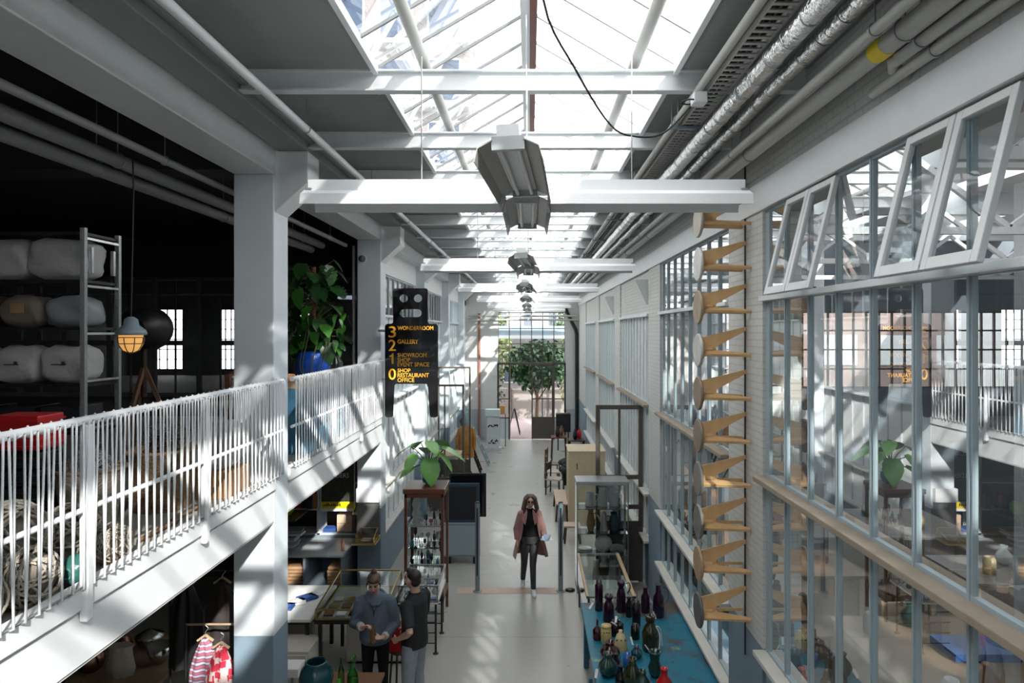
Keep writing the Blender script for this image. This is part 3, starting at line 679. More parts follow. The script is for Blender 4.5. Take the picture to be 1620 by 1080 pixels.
# ================================================================ directory sign
def sign():
    r = thing('directory_sign', 'tall black robot-shaped hanging directory sign with yellow floor list', 'sign', (0, 11.40, CZ))
    s = 1080/11.40; X = lambda px: (px-838)/s; Z = lambda py: (524-py)/s
    def rc(x0, y0, x1, y1, rad, skip=()):      # rounded corners tl, tr, br, bl
        pts = []
        for (cx, cy, a0, nm) in ((x1, y0, 0, 'tr'), (x0, y0, 90, 'tl'), (x0, y1, 180, 'bl'), (x1, y1, 270, 'br')):
            rr = 0.01 if nm in skip else rad
            sx = -1 if cx == x1 else 1; sy = 1 if cy == y0 else -1
            for k in range(5):
                a = math.radians(a0+k*22.5); pts.append((cx+sx*rr+rr*math.cos(a), cy+sy*rr-rr*math.sin(a)))
        return pts
    outline = []
    def arc(cx, cy, rr, a0, a1, n=6): return [(cx+rr*math.cos(math.radians(a0+(a1-a0)*k/n)), cy-rr*math.sin(math.radians(a0+(a1-a0)*k/n))) for k in range(n+1)]
    o = arc(626, 460, 4, 180, 90)+arc(673, 460, 4, 90, 0)+arc(681, 508, 4, 180, 270)[:]
    o += arc(688, 517, 5, 90, 0)+arc(689, 656, 4, 0, -90)+arc(684, 656, 4, -90, -180)+arc(673, 611, 4, 0, 90)+arc(628, 611, 4, 90, 180)+arc(618, 656, 4, 0, -90)+arc(613, 656, 4, -90, -180)+arc(614, 517, 5, 180, 90)+arc(618, 508, 4, 270, 360)
    cu = bpy.data.curves.new('sign', 'CURVE'); cu.dimensions = '2D'; cu.fill_mode = 'BOTH'; cu.extrude = .006
    def spl(pts):
        sp = cu.splines.new('POLY'); sp.points.add(len(pts)-1)
        for p, (x, y) in zip(sp.points, pts): p.co = (X(x), Z(y), 0, 1)
        sp.use_cyclic_u = True
    spl(o); spl(arc(638.9, 471.8, 6.3, 0, 345, 23)); spl(arc(661.4, 471.8, 6.3, 0, 345, 23))
    spl(arc(639, 495.2, 6.2, 270, 90, 8)+arc(661, 495.2, 6.2, 90, -90, 8))
    ob = bpy.data.objects.new('tmp', cu); COL.objects.link(ob); bpy.context.view_layer.update()
    me = bpy.data.meshes.new_from_object(ob.evaluated_get(bpy.context.evaluated_depsgraph_get())); bpy.data.objects.remove(ob)
    me.materials.clear(); me.materials.append(blackp); pl = bpy.data.objects.new('sign_plate', me); COL.objects.link(pl); pl.parent = r; pl.rotation_euler = (PI/2, 0, 0)
    def T(sx, px, ytop, ybot, pxw, bold=.0):
        h = Z(ytop)-Z(ybot); size = h/.70
        ob = text(sx, size, orange, r, (X(px), -.0075, Z(ybot)), (PI/2, 0, 0), 'lettering', .001, bold)
        xs = [v.co.x for v in ob.data.vertices]; k = (X(pxw)-X(px))/(max(xs)-min(xs)); x0 = min(xs)
        for v in ob.data.vertices: v.co.x = (v.co.x-x0)*k
    for s_, y0, y1 in (('3', 515.8, 533.4), ('2', 537, 554.8), ('0', 582.5, 600)): T(s_, 616.5 if s_ == '1' else 614.8, y0, y1, 622.5 if s_ == '1' else 626.6, 0 if s_ == '1' else .002)
    for s_, y0, y1, x1 in (('WONDERROOM', 515.6, 521.8, 685.5), ('GALLERY', 536.8, 543.3, 661.8), ('SHOWROOM', 558.2, 564.6, 674.8), ('SHOP', 566, 572.2, 649), ('EVENT SPACE', 573, 579.4, 679),
                           ('SHOP', 582.6, 588.8, 649.5), ('RESTAURANT', 590, 596.3, 678.6), ('OFFICE', 597.6, 604, 655.5)): T(s_, 629, y0, y1, x1, .0011)
    g1 = MB(); g1.prism([(X(619.6), Z(575.3)), (X(622.8), Z(575.3)), (X(622.8), Z(558.7)), (X(620.6), Z(558.7)), (X(619.4), Z(561.2)), (X(616.2), Z(562.4)), (X(616.2), Z(564.6)), (X(619.6), Z(564.2))], .003, lambda u, v, w_: Vector((u, -.0065-w_, v))); g1.build('lettering', orange, r)
    b = MB()
    for py in (523, 600): b.box(X(609)-.12, X(609)+.02, .006, .03, Z(py)-.02, Z(py)+.02)
    b.build('wall_clamp', galv, r)
sign()

# ================================================================ pots and plants
def leafmesh(kind, L, rg):
    """leaf lying along +y from the origin, drooping; returns verts, faces"""
    n = 14; vs = []; fs = []
    for i in range(n+1):
        t = i/n
        if kind == 'monstera':
            wd = .46*L*math.sin(PI*min(1, t*.93+.07))**.6*(1-.25*t); cut = 1 if (i % 3) else .52
            if .12 > t or t > .9: cut = 1
        elif kind == 'heart': wd = .40*L*(math.sin(PI*min(1, (t*.86+.14)))**.8)*(1-.3*t)*(1.0+.04*math.sin(i*2.2)); cut = 1
        else: wd = .30*L*math.sin(PI*min(1, t*.95+.04)); cut = 1
        if i == n: wd = .004
        y = t*L-(.12*L if kind != 'plain' else 0)
        dz = -.28*L*t*t
        for s in (-1, 1): vs.append((s*wd*cut, y+(.06*L if cut < 1 else 0)*1, dz+.10*wd*(1 if cut == 1 else .4)))
        vs.append((0, y, dz))
    for i in range(n):
        a = 3*i; b = a+3; fs += [(a, a+2, b+2, b), (a+2, a+1, b+1, b+2)]
    return vs, fs
def putleaf(mb, kind, L, p, yaw, pitch, roll, rg):
    vs, fs = leafmesh(kind, L, rg); M = Matrix.Rotation(yaw, 3, 'Z')@Matrix.Rotation(pitch, 3, 'X')@Matrix.Rotation(roll, 3, 'Y'); mb.add([Vector(p)+M@Vector(v) for v in vs], fs, True)
def potprof(r, h, k=.8): return [(r*k*.9, 0), (r*k, .01), (r*1.0, h*.5), (r*.98, h*.85), (r*.9, h*.97), (r*.92, h), (r*.84, h), (r*.82, h*.9), (.01, h*.88)]
r = thing('monstera_plant', 'tall climbing monstera in a big cobalt-blue pot at the mezzanine railing', 'plant', (-2.86, 9.0, 4.0)); rg = random.Random(11)
MB().lathe([(.12, 0), (.17, .02), (.215, .13), (.222, .24), (.20, .34), (.18, .37), (.165, .37), (.18, .33), (.01, .32)], n=28).build('pot', bluepot, r)
MB().cyl((0, .02, .3), (.0, .02, 1.48), .035, 10).build('moss_pole', mat('moss_pole', (.16, .07, .035), .9, bump=1), r)
lm = [MB(), MB()]; sm_ = MB()
for i in range(120):
    h = .34+1.16*((i+.5)/120)**.9; a = rg.uniform(0, 2*PI); rr = rg.uniform(.10, .40)*(1.0 if .5 < h < 1.35 else .72)
    p = Vector((rr*math.cos(a)*1.05, rr*math.sin(a)*.7, h+rg.uniform(-.1, .12))); base = Vector((0, .02, max(.3, h-.2)))
    sm_.tube([base, (base+p)/2+Vector((0, 0, .07)), p], .006, 5)
    putleaf(lm[0 if rg.random() < .8 else 1], 'monstera' if rg.random() < .65 else 'heart', rg.uniform(.16, .29), p, a-PI/2+rg.uniform(-.5, .5), -rg.uniform(.35, 1.25), rg.uniform(-.5, .5), rg)
for i in range(7):
    a = rg.uniform(-.6, .4)+(-PI/4 if i % 2 else -PI/2.2); x0 = .25*math.cos(a); sm_.tube(smooth([(x0*.6, -.12, .9-.05*i), (x0+.08, -.22, .6), (x0*.9, -.24, .2), (x0*.5+.03, -.235, .02)]), .005, 5)
for i in range(13): putleaf(lm[1], 'heart', .12, (.36+rg.uniform(-.05, .07), -.1+rg.uniform(-.08, .08), .38+.045*i+rg.uniform(-.02, .02)), rg.uniform(0, 6), -1.0, 0, rg)
lm[0].build('foliage', leafd, r); o = lm[1].build('young_foliage', leafl, r); sm_.build('stems', stemm, r)
# plinth behind the railing
t = thing('slatted_plinth', 'white and blue slatted plinth behind the railing, carrying the blue pot', 'plinth', (-2.88, 9.0, 3.14))
MB().box(-.3, .3, -.75, .75, .80, .86).build('top', woodl, t); q = MB()
for i in range(12): q.box(.26, .285, -.74+.125*i, -.66+.125*i, 0.005, .80)
q.box(-.3, .25, -.75, .75, .003, .8); q.build('slats', mat('plinth_blue', (.05, .18, .30), .5), t)
tag(MB().lathe(potprof(.06, .11), (-2.92, 8.32, 4.0), 16).build('clay_pot', mat('terracotta', (.45, .20, .11), .7)), 'small terracotta pot left of the big blue pot', 'pot')
t = thing('glass_jar', 'clear glass jar right of the big blue pot', 'jar', (-2.72, 9.55, 4.0)); MB().lathe([(.08, 0), (.1, .02), (.1, .2), (.06, .26), (.065, .3)], n=20).build('jar_body', glassc, t)

r = thing('alocasia_plant', 'broad-leaved green plant in a light-blue pot on top of the mahogany display cabinet', 'plant', (-1.66, 11.3, 2.127)); rg = random.Random(5)
MB().lathe([(.07, 0), (.11, .02), (.135, .10), (.13, .19), (.12, .21), (.105, .21), (.11, .18), (.01, .17)], n=24).build('pot', aqua, r)
lv = MB(); s_ = MB(); 
for a, rr, h, L, pt in ((2.9, .26, .60, .44, -.35), (2.2, .20, .66, .38, -.25), (.15, .30, .56, .46, -.3), (.9, .22, .66, .38, -.2), (-1.2, .20, .38, .46, -.9), (-2.3, .26, .46, .36, -.7), (-.45, .26, .50, .42, -.55), (1.7, .22, .55, .38, -.2), (3.5, .24, .26, .30, -.4), (-.9, .1, .68, .34, -.4)):
    p = Vector((rr*math.cos(a)-.05, rr*math.sin(a)*.8, h)); s_.tube(smooth([(-.04, 0, .15), (p.x*.35, p.y*.35, .22+h*.3), p]), [.014]*5+[.009]*5+[.006], 7); putleaf(lv, 'heart', L, p, a-PI/2, pt, R.uniform(-.3, .3), rg)
lv.build('leaves', mat('alocasia_leaf', (.16, .42, .09), .35, var=.35, scale=6), r); s_.build('stalks', mat('stalk', (.06, .09, .03), .5), r)
def tree(name, label, x, y, H, W_, n, m, seed, trunk=True, low=.25, L=.14):
    r = thing(name, label, 'plant' if H < 3 else 'tree', (x, y, 0)); rg = random.Random(seed); q = MB()
    for i in range(n):
        while True:
            p = Vector((rg.uniform(-1, 1), rg.uniform(-1, 1), rg.uniform(-1, 1)))
            if p.length < 1 and p.length > .35: break
        bump = 1+.25*noise.noise(p*2.1+Vector((seed, 0, 0)))
        c = Vector((p.x*W_*bump, p.y*W_*bump, H*low+(H*(1-low))*(p.z*.5*bump+.5)))
        putleaf(q, 'plain', rg.uniform(.7, 1.3)*L, c, rg.uniform(0, 6.3), rg.uniform(-1.4, .4), rg.uniform(-1, 1), rg)
    q.build('foliage', m, r)
    if trunk:
        b = MB(); b.tube([(0, 0, 0), (.05, 0, H*.35), (0, .05, H*.6)], [H*.025, H*.018, H*.01], 8)
        for i in range(6): a = i*1.05; b.tube([(0, 0, H*(.3+.04*i)), (W_*.5*math.cos(a), W_*.5*math.sin(a), H*(.55+.05*i))], [H*.01, H*.004], 5)
        b.build('trunk', barkm, r)
    return r
# ================================================================ end of the hall and the yard beyond
struct(MB().box(-30, 30, EY+.3, 60, -.12, -.02).build('floor_yard', pinkb))
def building(name, label, x0, x1, y, h, m, cols, rows, cat='building', z0=1.2, dark_=True):
    t = thing(name, label, cat, ((x0+x1)/2, y, 0)); MB().box(x0, x1, y, y+2.4, -.02, h).build('wall', m, t, world=True)
    for j in range(rows):
        for i in range(cols):
            wx = x0+(x1-x0)*(i+.2)/cols; wx1 = x0+(x1-x0)*(i+.8)/cols; wz = z0+(h-z0-.3)*j/rows; wz1 = wz+(h-z0)/rows*.65
            f = MB(); f.box(wx, wx1, y-.05, y+.02, wz-.05, wz).box(wx, wx1, y-.05, y+.02, wz1, wz1+.05).box(wx, wx+.05, y-.05, y+.02, wz, wz1).box(wx1-.05, wx1, y-.05, y+.02, wz, wz1).box((wx+wx1)/2-.02, (wx+wx1)/2+.02, y-.04, y+.02, wz, wz1)
            o = f.build('window', white, t, world=True); MB().box(wx+.05, wx1-.05, y-.02, y+.01, wz, wz1).build('pane', mat('dark_pane', (.10, .13, .16), .1), t, world=True).parent = o
    return t
building('yard_building', 'white low building with windows across the yard behind the glazed end doors', -12, 10, 45, 4.2, mat('yard_white', (.22, .215, .215), .8), 9, 1, z0=1.3)
t = thing('yard_fence', 'grey-beige board fence across the yard seen through the doors', 'fence', (0, 38, 0)); MB().box(-4, 4, 36.57, 36.63, -.02, 1.55).build('board_panel', mat('fence_board', (.20, .185, .17), .7), t, world=True)
for x in (-4, -1.0, 1.0, 4): MB().box(x-.05, x+.05, 36.5, 36.6, -.02, 1.7).build('post', brownf, t, world=True)
t = thing('pergola', 'pale steel canopy with dark slats above the yard outside the end windows', 'canopy', (0, 33.5, 0)); q = MB()
for i in range(7): q.box(-4.5, 4.5, 31+.8*i, 31.12+.8*i, 4.45+.05*i, 4.62+.05*i)
q.build('roof_slats', greyf, t, world=True); MB().box(-4.5, 4.5, 30.9, 31, 4.3, 4.45).box(-4.5, 4.5, 36, 36.1, 4.5, 4.75).build('beams', white, t, world=True)
for x in (-4.4, 4.3): MB().box(x, x+.1, 30.9, 31, -.02, 4.3).build('post', white, t, world=True)
t = thing('backdrop', 'grey-blue footbridge across the yard, seen through the upper end windows', 'backing', (0, 41, 0)); MB().box(-9, 9, 40, 42.5, 4.3, 6.2).build('backdrop_body', mat('backdrop_grey', (.13, .16, .19), .6), t, world=True)  # added grey block with windows, darkens the white view in the upper panes
for i in range(12): MB().box(-8.6+1.45*i, -7.6+1.45*i, 39.95, 40, 4.9, 5.8).build('window', mat('backdrop_window', (.42, .45, .47), .3), t, world=True)
for x in (-8.8, 8.6): MB().box(x, x+.2, 40.2, 40.4, -.02, 4.3).build('leg', greyf, t, world=True)
tree('yard_tree', 'leafy dark green tree just outside the glazed end doors', .3, 31.8, 4.3, 1.4, 2300, leafd, 3, low=.46, L=.22)
tree('hedge', 'tall green shrub left of the open doorway outside', -1.95, 30.8, 3.9, .8, 900, leafo, 4, low=.12, L=.13)
tree('hedge', 'yellow-green shrub right of the doors outside', 2.2, 33, 3.6, .8, 700, leafy, 5, low=.1, L=.14)
tree('yard_tree', 'bright green tree far across the yard on the left', -2.4, 38.3, 6.6, 1.5, 1300, leafy, 6, low=.3, L=.22)
tree('yard_tree', 'bright green tree far across the yard on the right', 2.9, 38.3, 6.8, 1.5, 1300, leafo, 8, low=.3, L=.22)
t = thing('a_board', 'black sandwich-board frame standing on the pink paving outside', 'sign', (-.69, 31.0, -.02), PI/2); q = MB()
for x in (-.3, .3): q.bar((x, -.25, 0), (x, 0, 1.15), .04)
q.build('front_frame', black, t); q = MB()
for x in (-.3, .3): q.bar((x, .3, 0), (x, .02, 1.15), .03)
q.box(-.3, .3, -.01, .03, 1.12, 1.16); q.build('rear_frame', black, t)
# tall building seen through the skylight
t = thing('brick_tower', 'tall pale brick building with big blue windows, seen through the left skylight panes', 'building', (-11, 50, 0)); MB().box(-18, -4.2, 48, 56, -.02, 30).build('wall', mat('tower_render', (.42, .37, .36), .8, var=.3, scale=.25), t, world=True)
for j in range(5):
    for i in range(4):
        x = -17.4+3.4*i; z = 7.5+4.4*j; o = MB().box(x, x+2.4, 47.9, 48, z, z+3.1).build('window', white, t, world=True)
        MB().box(x+.15, x+2.25, 47.86, 47.9, z+.15, z+2.95).build('pane', mat('blue_pane', (.06, .10, .19), .3), t, world=True).parent = o
for j in range(5):
    z = 6.9+4.4*j; q = MB(); q.box(-18, -4.2, 46.9, 48, z, z+.25); q.bar((-17, 47.2, z), (-12, 47.2, z+4.4), .35).bar((-9.5, 47.2, z), (-5, 47.2, z+4.4), .35); q.build('balcony_stair', white, t, world=True)

# ================================================================ hall furniture
def post(x, y, label):
    t = thing('barrier_post', label, 'post', (x, y, 0)); MB().cyl((0, 0, 0.01), (0, 0, 1.58), .042, 16).build('tube', greyf, t); MB().lathe([(.08, 0), (.08, .012), (.045, .02)]).build('base_plate', greyf, t); MB().ell((0, 0, 1.585), (.042, .042, .02)).build('cap', black, t)
    MB().box(-.012, .012, -.046, -.04, .3, 1.5).build('slot_strip', black, t)
post(-.93, 12.15, 'grey steel post left of the walking woman'); post(.55, 12.15, 'grey steel post right of the walking woman')

# mahogany display cabinet
t = thing('display_cabinet', 'tall mahogany and glass display cabinet, plant in light-blue pot on top', 'cabinet', (-1.685, 11.2, 0)); x0, x1, y0, y1 = -2.0, -1.37, 10.87, 11.53
fr = MB()
for x in (x0, x1-.045):
    for y in (y0, y1-.045): fr.box(x, x+.045, y, y+.045, 0.0, 2.03)
for z in (.35, 1.98):
    fr.box(x0, x1, y0, y0+.045, z, z+.06).box(x0, x1, y1-.045, y1, z, z+.06).box(x0, x0+.045, y0, y1, z, z+.06).box(x1-.045, x1, y0, y1, z, z+.06)
fr.build('frame', woodr, t, world=True, bevel=.004); MB().box(x0-.02, x1+.02, y0-.02, y1+.02, 2.04, 2.12).build('top', woodr, t, world=True, bevel=.012)
MB().box(x0, x1, y0, y1, .33, .36).build('bottom_shelf', woodd, t, world=True)
for z in (.85, 1.15, 1.50): MB().box(x0+.05, x1-.05, y0+.05, y1-.05, z, z+.012).build('shelf', glassd if z < 1.4 else white, t, world=True)
g = MB(); g.quad((x0+.02, y0+.02, .4), (x1-.02, y0+.02, .4), (x1-.02, y0+.02, 1.98), (x0+.02, y0+.02, 1.98)).quad((x1-.02, y0, .4), (x1-.02, y1, .4), (x1-.02, y1, 1.98), (x1-.02, y0, 1.98)).quad((x0+.02, y0, .4), (x0+.02, y1, .4), (x0+.02, y1, 1.98), (x0+.02, y0, 1.98)); g.build('glass_sides', glassd, t, world=True)
MB().tube([(x0+.08, y0-.01, 1.2), (x0+.08, y0-.04, 1.22), (x0+.08, y0-.04, 1.5), (x0+.08, y0-.01, 1.52)], .008).build('door_handle', silver, t, world=True)
def vase(name, label, cat, p, prof, m, group=None, n=22, parts=(), wob=0, lob=0):
    if not parts: return tag(MB().lathe(prof, (0, 0, 0), n, wob=wob, lob=lob).build(name, m, loc=None), label, cat, group), p
def V(name, label, cat, p, prof, m, n=22, wob=0, lob=0, extra=(), group=None):
    t = thing(name, label, cat, p, 0, group); MB().lathe(prof, n=n, wob=wob, lob=lob).build('body', m, t)
    for (nm, mb, mm) in extra: mb.build(nm, mm, t)
    return t
def hollow(prof, th=.006):
    inn = [(max(.004, r-th), z) for r, z in prof[1:]][::-1]
    return prof+inn[:-1]+[(.004, prof[0][1]+.02)]
rg = random.Random(21)
V('plaster_bust', 'white twisting sculpture on the top shelf of the mahogany cabinet', 'sculpture', (-1.85, 11.12, 1.513), [(.05, 0), (.07, .03), (.045, .08), (.075, .15), (.05, .23), (.07, .31), (.055, .38), (.03, .43)], porc, wob=.25, lob=3)
tints = [(porc, 'white porcelain'), (greeng, 'dark green glass'), (aqua, 'light blue glass'), (glassc, 'clear glass'), (maroon, 'dark red glass'), (glassd, 'pale green glass')]
n = 0; desc = ['leftmost', 'second from the left', 'middle', 'fourth from the left', 'rightmost']
for sh, (z, zn) in enumerate(((1.513, 'top shelf'), (1.163, 'second shelf'), (.863, 'third shelf'), (.361, 'bottom'))):
    for row, (y, rn) in enumerate(((11.0, 'front row'), (11.35, 'back row'))):
        for i in range(5):
            x = -1.74+.075*i if sh == 0 else -1.90+.105*i
            m, c = tints[(n*5+i*2+row) % 6]; h = rg.uniform(.10, .24); rr = rg.uniform(.022, .038); n += 1
            if sh == 0 and i == 2 and row == 0: m, c, h = mat('orange_glass', (.6, .14, .05), .2), 'orange', .09
            if rg.random() < .5: pr = [(rr*.8, 0), (rr, .02), (rr*.9, h*.55), (rr*.35, h*.7), (rr*.35, h), (rr*.2, h), (rr*.1, h*.6)]
            else: pr = [(rr*.5, 0), (rr*.2, .02), (rr*.2, h*.4), (rr, h*.6), (rr*1.0, h), (rr*.9, h), (rr*.1, h*.55)]
            V('glass_vessel', '%s vessel in the mahogany cabinet, %s, %s, %s' % (c, zn, rn, desc[i]), 'vessel', (x, y, z), pr, m, n=12)
# trestle-legged glass table case in front
t = thing('table_showcase', 'low glass-topped showcase on dark trestle legs, right behind the man in black', 'showcase', (-1.59, 10.15, 0)); x0, x1, y0, y1 = -1.87, -1.30, 9.69, 10.6
f = MB()
for z in (.78, 1.0):
    f.box(x0, x1, y0, y0+.02, z, z+.02).box(x0, x1, y1-.02, y1, z, z+.02).box(x0, x0+.02, y0, y1, z, z+.02).box(x1-.02, x1, y0, y1, z, z+.02)
for x in (x0, x1-.02):
    for y in (y0, y1-.02): f.box(x, x+.02, y, y+.02, .8, 1.0)
f.build('frame', galv, t, world=True); MB().box(x0, x1, y0, y1, .755, .78).build('bottom', white, t, world=True)
MB().quad((x0, y0, 1.015), (x1, y0, 1.015), (x1, y1, 1.015), (x0, y1, 1.015)).quad((x1-.01, y0, .8), (x1-.01, y1, .8), (x1-.01, y1, 1), (x1-.01, y0, 1)).quad((x0, y0+.01, .8), (x1, y0+.01, .8), (x1, y0+.01, 1), (x0, y0+.01, 1)).build('glass_top', glassd, t, world=True)
for y in (y0+.12, y1-.12):
    for x in (x0+.03, x1-.05): MB().cyl((x, y, 0.01), (x, y, .755), .016).lathe([(.04, 0), (.04, .01), (.015, .02)], (x, y, 0)).build('leg', black, t, world=True)
    q = MB()
    for z in (.15, .3, .45, .6): q.cyl((x0+.03, y, z), (x1-.05, y, z), .008, 6)
    q.build('cross_bars', black, t, world=True)
for i in range(4):
    for j in range(4):
        x = x0+.10+.125*i; y = y0+.12+.21*j; k2 = (i*3+j*5) % 4
        q = MB(); q.lathe([(.03, 0), (.045, .03), (.02, .09), (.03, .12)], (0, 0, 0), 10) if k2 != 1 else q.box(-.05, .05, -.04, .04, 0, .02)
        o = q.build('trinket' if k2 != 1 else 'small_box', [glassd, mat('blue_print', (.2, .3, .6), .4), porc, greeng][k2]); o.location = (x, y, .781)
        tag(o, 'small %s in the trestle showcase, row %s from the front, %s' % (['clear glass cup', 'blue printed box', 'white cup', 'green glass cup'][k2], ['one', 'two', 'three', 'four'][j], ['far left', 'left of centre', 'right of centre', 'far right'][i]), 'trinket' if k2 != 1 else 'box')
# grey plinth with dark panels
t = thing('metal_cabinet', 'grey steel cabinet on small feet below the framed black panels', 'cabinet', (-1.35, 13.9, 0)); MB().box(-.32, .32, -.3, .3, .14, .80).build('body', greyf, t, bevel=.01); MB().box(-.28, .28, -.315, -.302, .18, .76).build('door', steelw, t, bevel=.006)
for x in (-.27, .27):
    for y in (-.25, .25): MB().box(x-.05, x+.05, y-.04, y+.04, 0, .14).build('foot', black, t)
t = thing('framed_panel', 'navy-framed black panel, front one of two beside the mahogany cabinet', 'panel', (-1.34, 13.72, .80)); MB().box(-.33, .33, -.03, .03, 0.0, .78).build('frame', navy, t, bevel=.006); MB().box(-.27, .27, -.036, -.03, .06, .72).build('mesh_panel', scr, t)
t = thing('framed_panel', 'larger black panel with thin frame, rear one of two beside the mahogany cabinet', 'panel', (-1.30, 14.12, .80)); MB().box(-.36, .40, -.02, .02, 0, .90).build('frame', black, t, bevel=.005); MB().box(-.32, .36, -.025, -.02, .04, .86).build('mesh_panel', blackp, t)
# left back items
t = thing('showcase', 'glass showcase with timber top between the left glass doors', 'showcase', (-2.2, 18.7, 0)); MB().box(-.3, .3, -.4, .4, .35, .40).box(-.3, .3, -.4, .4, 0, .08).build('timber_frame', woodl, t)
MB().box(-.32, .32, -.42, .42, 1.25, 1.3).build('top', woodl, t); q = MB()
for x in (-.3, .28):
    for y in (-.4, .38): q.box(x, x+.02, y, y+.02, .08, 1.25)
q.build('corner_posts', brownf, t); MB().quad((-.3, -.4, .4), (.3, -.4, .4), (.3, -.4, 1.25), (-.3, -.4, 1.25)).quad((.3, -.4, .4), (.3, .4, .4), (.3, .4, 1.25), (.3, -.4, 1.25)).build('glass_sides', glassd, t)
for i in range(3): V('ceramic_vase', '%s pale vase inside the timber-topped showcase by the left glass doors' % ('left', 'middle', 'right')[i], 'vase', (-2.38+.17*i, 18.6, .402), [(.03, 0), (.06, .08), (.05, .2), (.02, .28), (.03, .32)], aqua if i == 1 else porc, n=12)
t = thing('coat_stand', 'dark wooden stand holding the ochre coat', 'stand', (-1.98, 21.2, 0)); MB().cyl((0, 0, 0), (0, 0, 1.7), .02).build('pole', woodd, t); q = MB()
for a in (0, 2.1, 4.2): q.bar((0, 0, .55), (.3*math.cos(a), .3*math.sin(a), 0.01), .04)
q.build('tripod_legs', woodd, t); MB().bar((-.2, 0, 1.62), (.2, 0, 1.62), .03).build('shoulder_bar', woodd, t)
q = MB(); rings = []
for z, rx, ry in ((1.70, .07, .06), (1.64, .20, .09), (1.5, .25, .13), (1.2, .22, .12), (.9, .24, .14), (.72, .25, .15)):
    rings.append([Vector((-1.98+(rx+.015*math.sin(5*a))*math.cos(a), 21.2+(ry+.02*math.sin(7*a))*math.sin(a), z)) for a in [2*PI*i/24 for i in range(24)]])
q.loft(rings, caps=False)
for s in (-1, 1): q.tube([(-1.98+s*.2, 21.2, 1.6), (-1.98+s*.27, 21.15, 1.3), (-1.98+s*.27, 21.1, 1.0)], [.06, .05, .045])
tag(q.build('ochre_coat', mat('ochre_suede', (.55, .24, .04), .7, var=.35, scale=3, bump=.4, bscale=9)), 'ochre-orange coat hanging on a stand at the left wall', 'coat')
t = thing('wooden_ladder', 'grey wooden ladder leaning on the left wall, nearest the aisle', 'ladder', (-1.4, 23.4, 0))
def ladder(t, x, y, w, m, top=(-2.35, .5, 2.0), n=7):
    for s in (0, w): MB().bar((0, s, 0.01), (top[0]-x, s+top[1], top[2]), .07, .035, up=(0, 1, 0)).build('rail', m, t)
    for i in range(n):
        k = (i+.5)/n*.95; MB().bar((k*(top[0]-x), k*top[1], top[2]*k), (k*(top[0]-x), w+k*top[1], top[2]*k), .05, .03).build('rung', m, t)
ladder(t, -1.4, 23.4, .5, steelw)
t = thing('wooden_ladder', 'dark folding ladder standing beside the ochre coat', 'ladder', (-1.6, 22.3, 0)); ladder(t, -1.6, 22.3, .42, black, top=(-2.3, .3, 1.7), n=6)
t = thing('plinth', 'pale blue-white plinth with torn lettering left of the end doors', 'plinth', (-1.42, 26.6, 0)); MB().box(-.3, .3, -.25, .25, .0, .12).build('foot', steelL, t); MB().box(-.24, .24, -.2, .2, .12, 1.35).build('body', steelL, t, bevel=.01); MB().box(-.3, .26, -.25, .25, 1.35, 1.6).build('head_block', mat('pale_blue', (.62, .70, .74), .6), t)
q = MB(); rgl = random.Random(4)
for z in (.35, .95):
    for i in range(7): q.rbox((-.16+.055*i, -.205, z+rgl.uniform(-.06, .06)), (.05, .006, rgl.uniform(.03, .13)), ry=rgl.uniform(-1, 1))
q.build('dark_marks', black, t)
tag(MB().box(-1.2, -.98, 27.4, 27.6, 1.62, 1.63).box(-1.18, -1.0, 27.42, 27.58, 1.35, 1.62).build('orange_box', mat('orange_card', (.65, .30, .08), .6)), 'orange box on the shelf left of the open end door', 'box')
t = thing('side_shelf', 'small dark shelf left of the open end door', 'shelf', (-1.1, 27.5, 0)); MB().box(-.14, .14, -.15, .15, 1.30, 1.35).build('shelf_board', woodl, t)
for x in (-.12, .12): MB().box(x-.015, x+.015, -.015, .015, 0, 1.3).build('leg', woodd, t)

# right side of the hall ------------------------------------------------
t = thing('plywood_cabinet', 'tall pale plywood cupboard standing sideways in the right aisle', 'cabinet', (1.36, 16.7, 0)); MB().box(-.43, .43, -.5, .5, 0, 1.76).build('carcass', plyw2, t, bevel=.006); MB().box(-.45, .45, -.52, .52, 1.76, 1.79).build('top', plyw2, t); MB().box(-.436, -.43, -.46, .46, .1, 1.7).build('door', plyw2, t)
MB().box(-.25, -.22, -.506, -.501, 1.35, 1.5).build('knot', wood, t)
def bench(name, label, x, y, w, l, h, m, cat='bench'):
    t = thing(name, label, cat, (x, y, 0)); MB().box(-w/2, w/2, -l/2, l/2, h-.04, h).build('seat', m, t, bevel=.006)
    for sx in (-1, 1):
        for sy_ in (-1, 1): MB().bar((sx*(w/2-.04), sy_*(l/2-.06), h-.04), (sx*(w/2-.01), sy_*(l/2-.02), 0.01), .035).build('leg', woodd, t)
    return t
bench('timber_bench', 'pinkish wooden bench beside the plywood cupboard', .78, 17.3, .30, 1.5, .45, woodp)
bench('low_stool', 'little low stool with dark legs between plywood cupboard and glass cabinet', .93, 15.0, .36, .34, .40, woodp, 'stool')
bench('side_table', 'dark table under a pile of black clothes, behind the plywood cupboard', 1.5, 19.3, .9, 2.4, .8, wood, 'table')
def chair(label, x, y, rz, m=woodd, sm__=None):
    t = thing('wooden_chair', label, 'chair', (x, y, 0), rz); MB().box(-.22, .22, -.22, .22, .43, .47).build('seat', sm__ or m, t, bevel=.01)
    for sx in (-.19, .19):
        MB().bar((sx, -.19, 0.01), (sx, -.19, .44), .035).build('leg', m, t); MB().bar((sx, .21, 0.01), (sx, .19, .92), .035).build('leg', m, t)
    MB().box(-.19, .19, .175, .205, .70, .90).build('backrest', m, t, bevel=.008); MB().box(-.19, .19, .18, .2, .2, .225).build('stretcher', m, t)
    return t
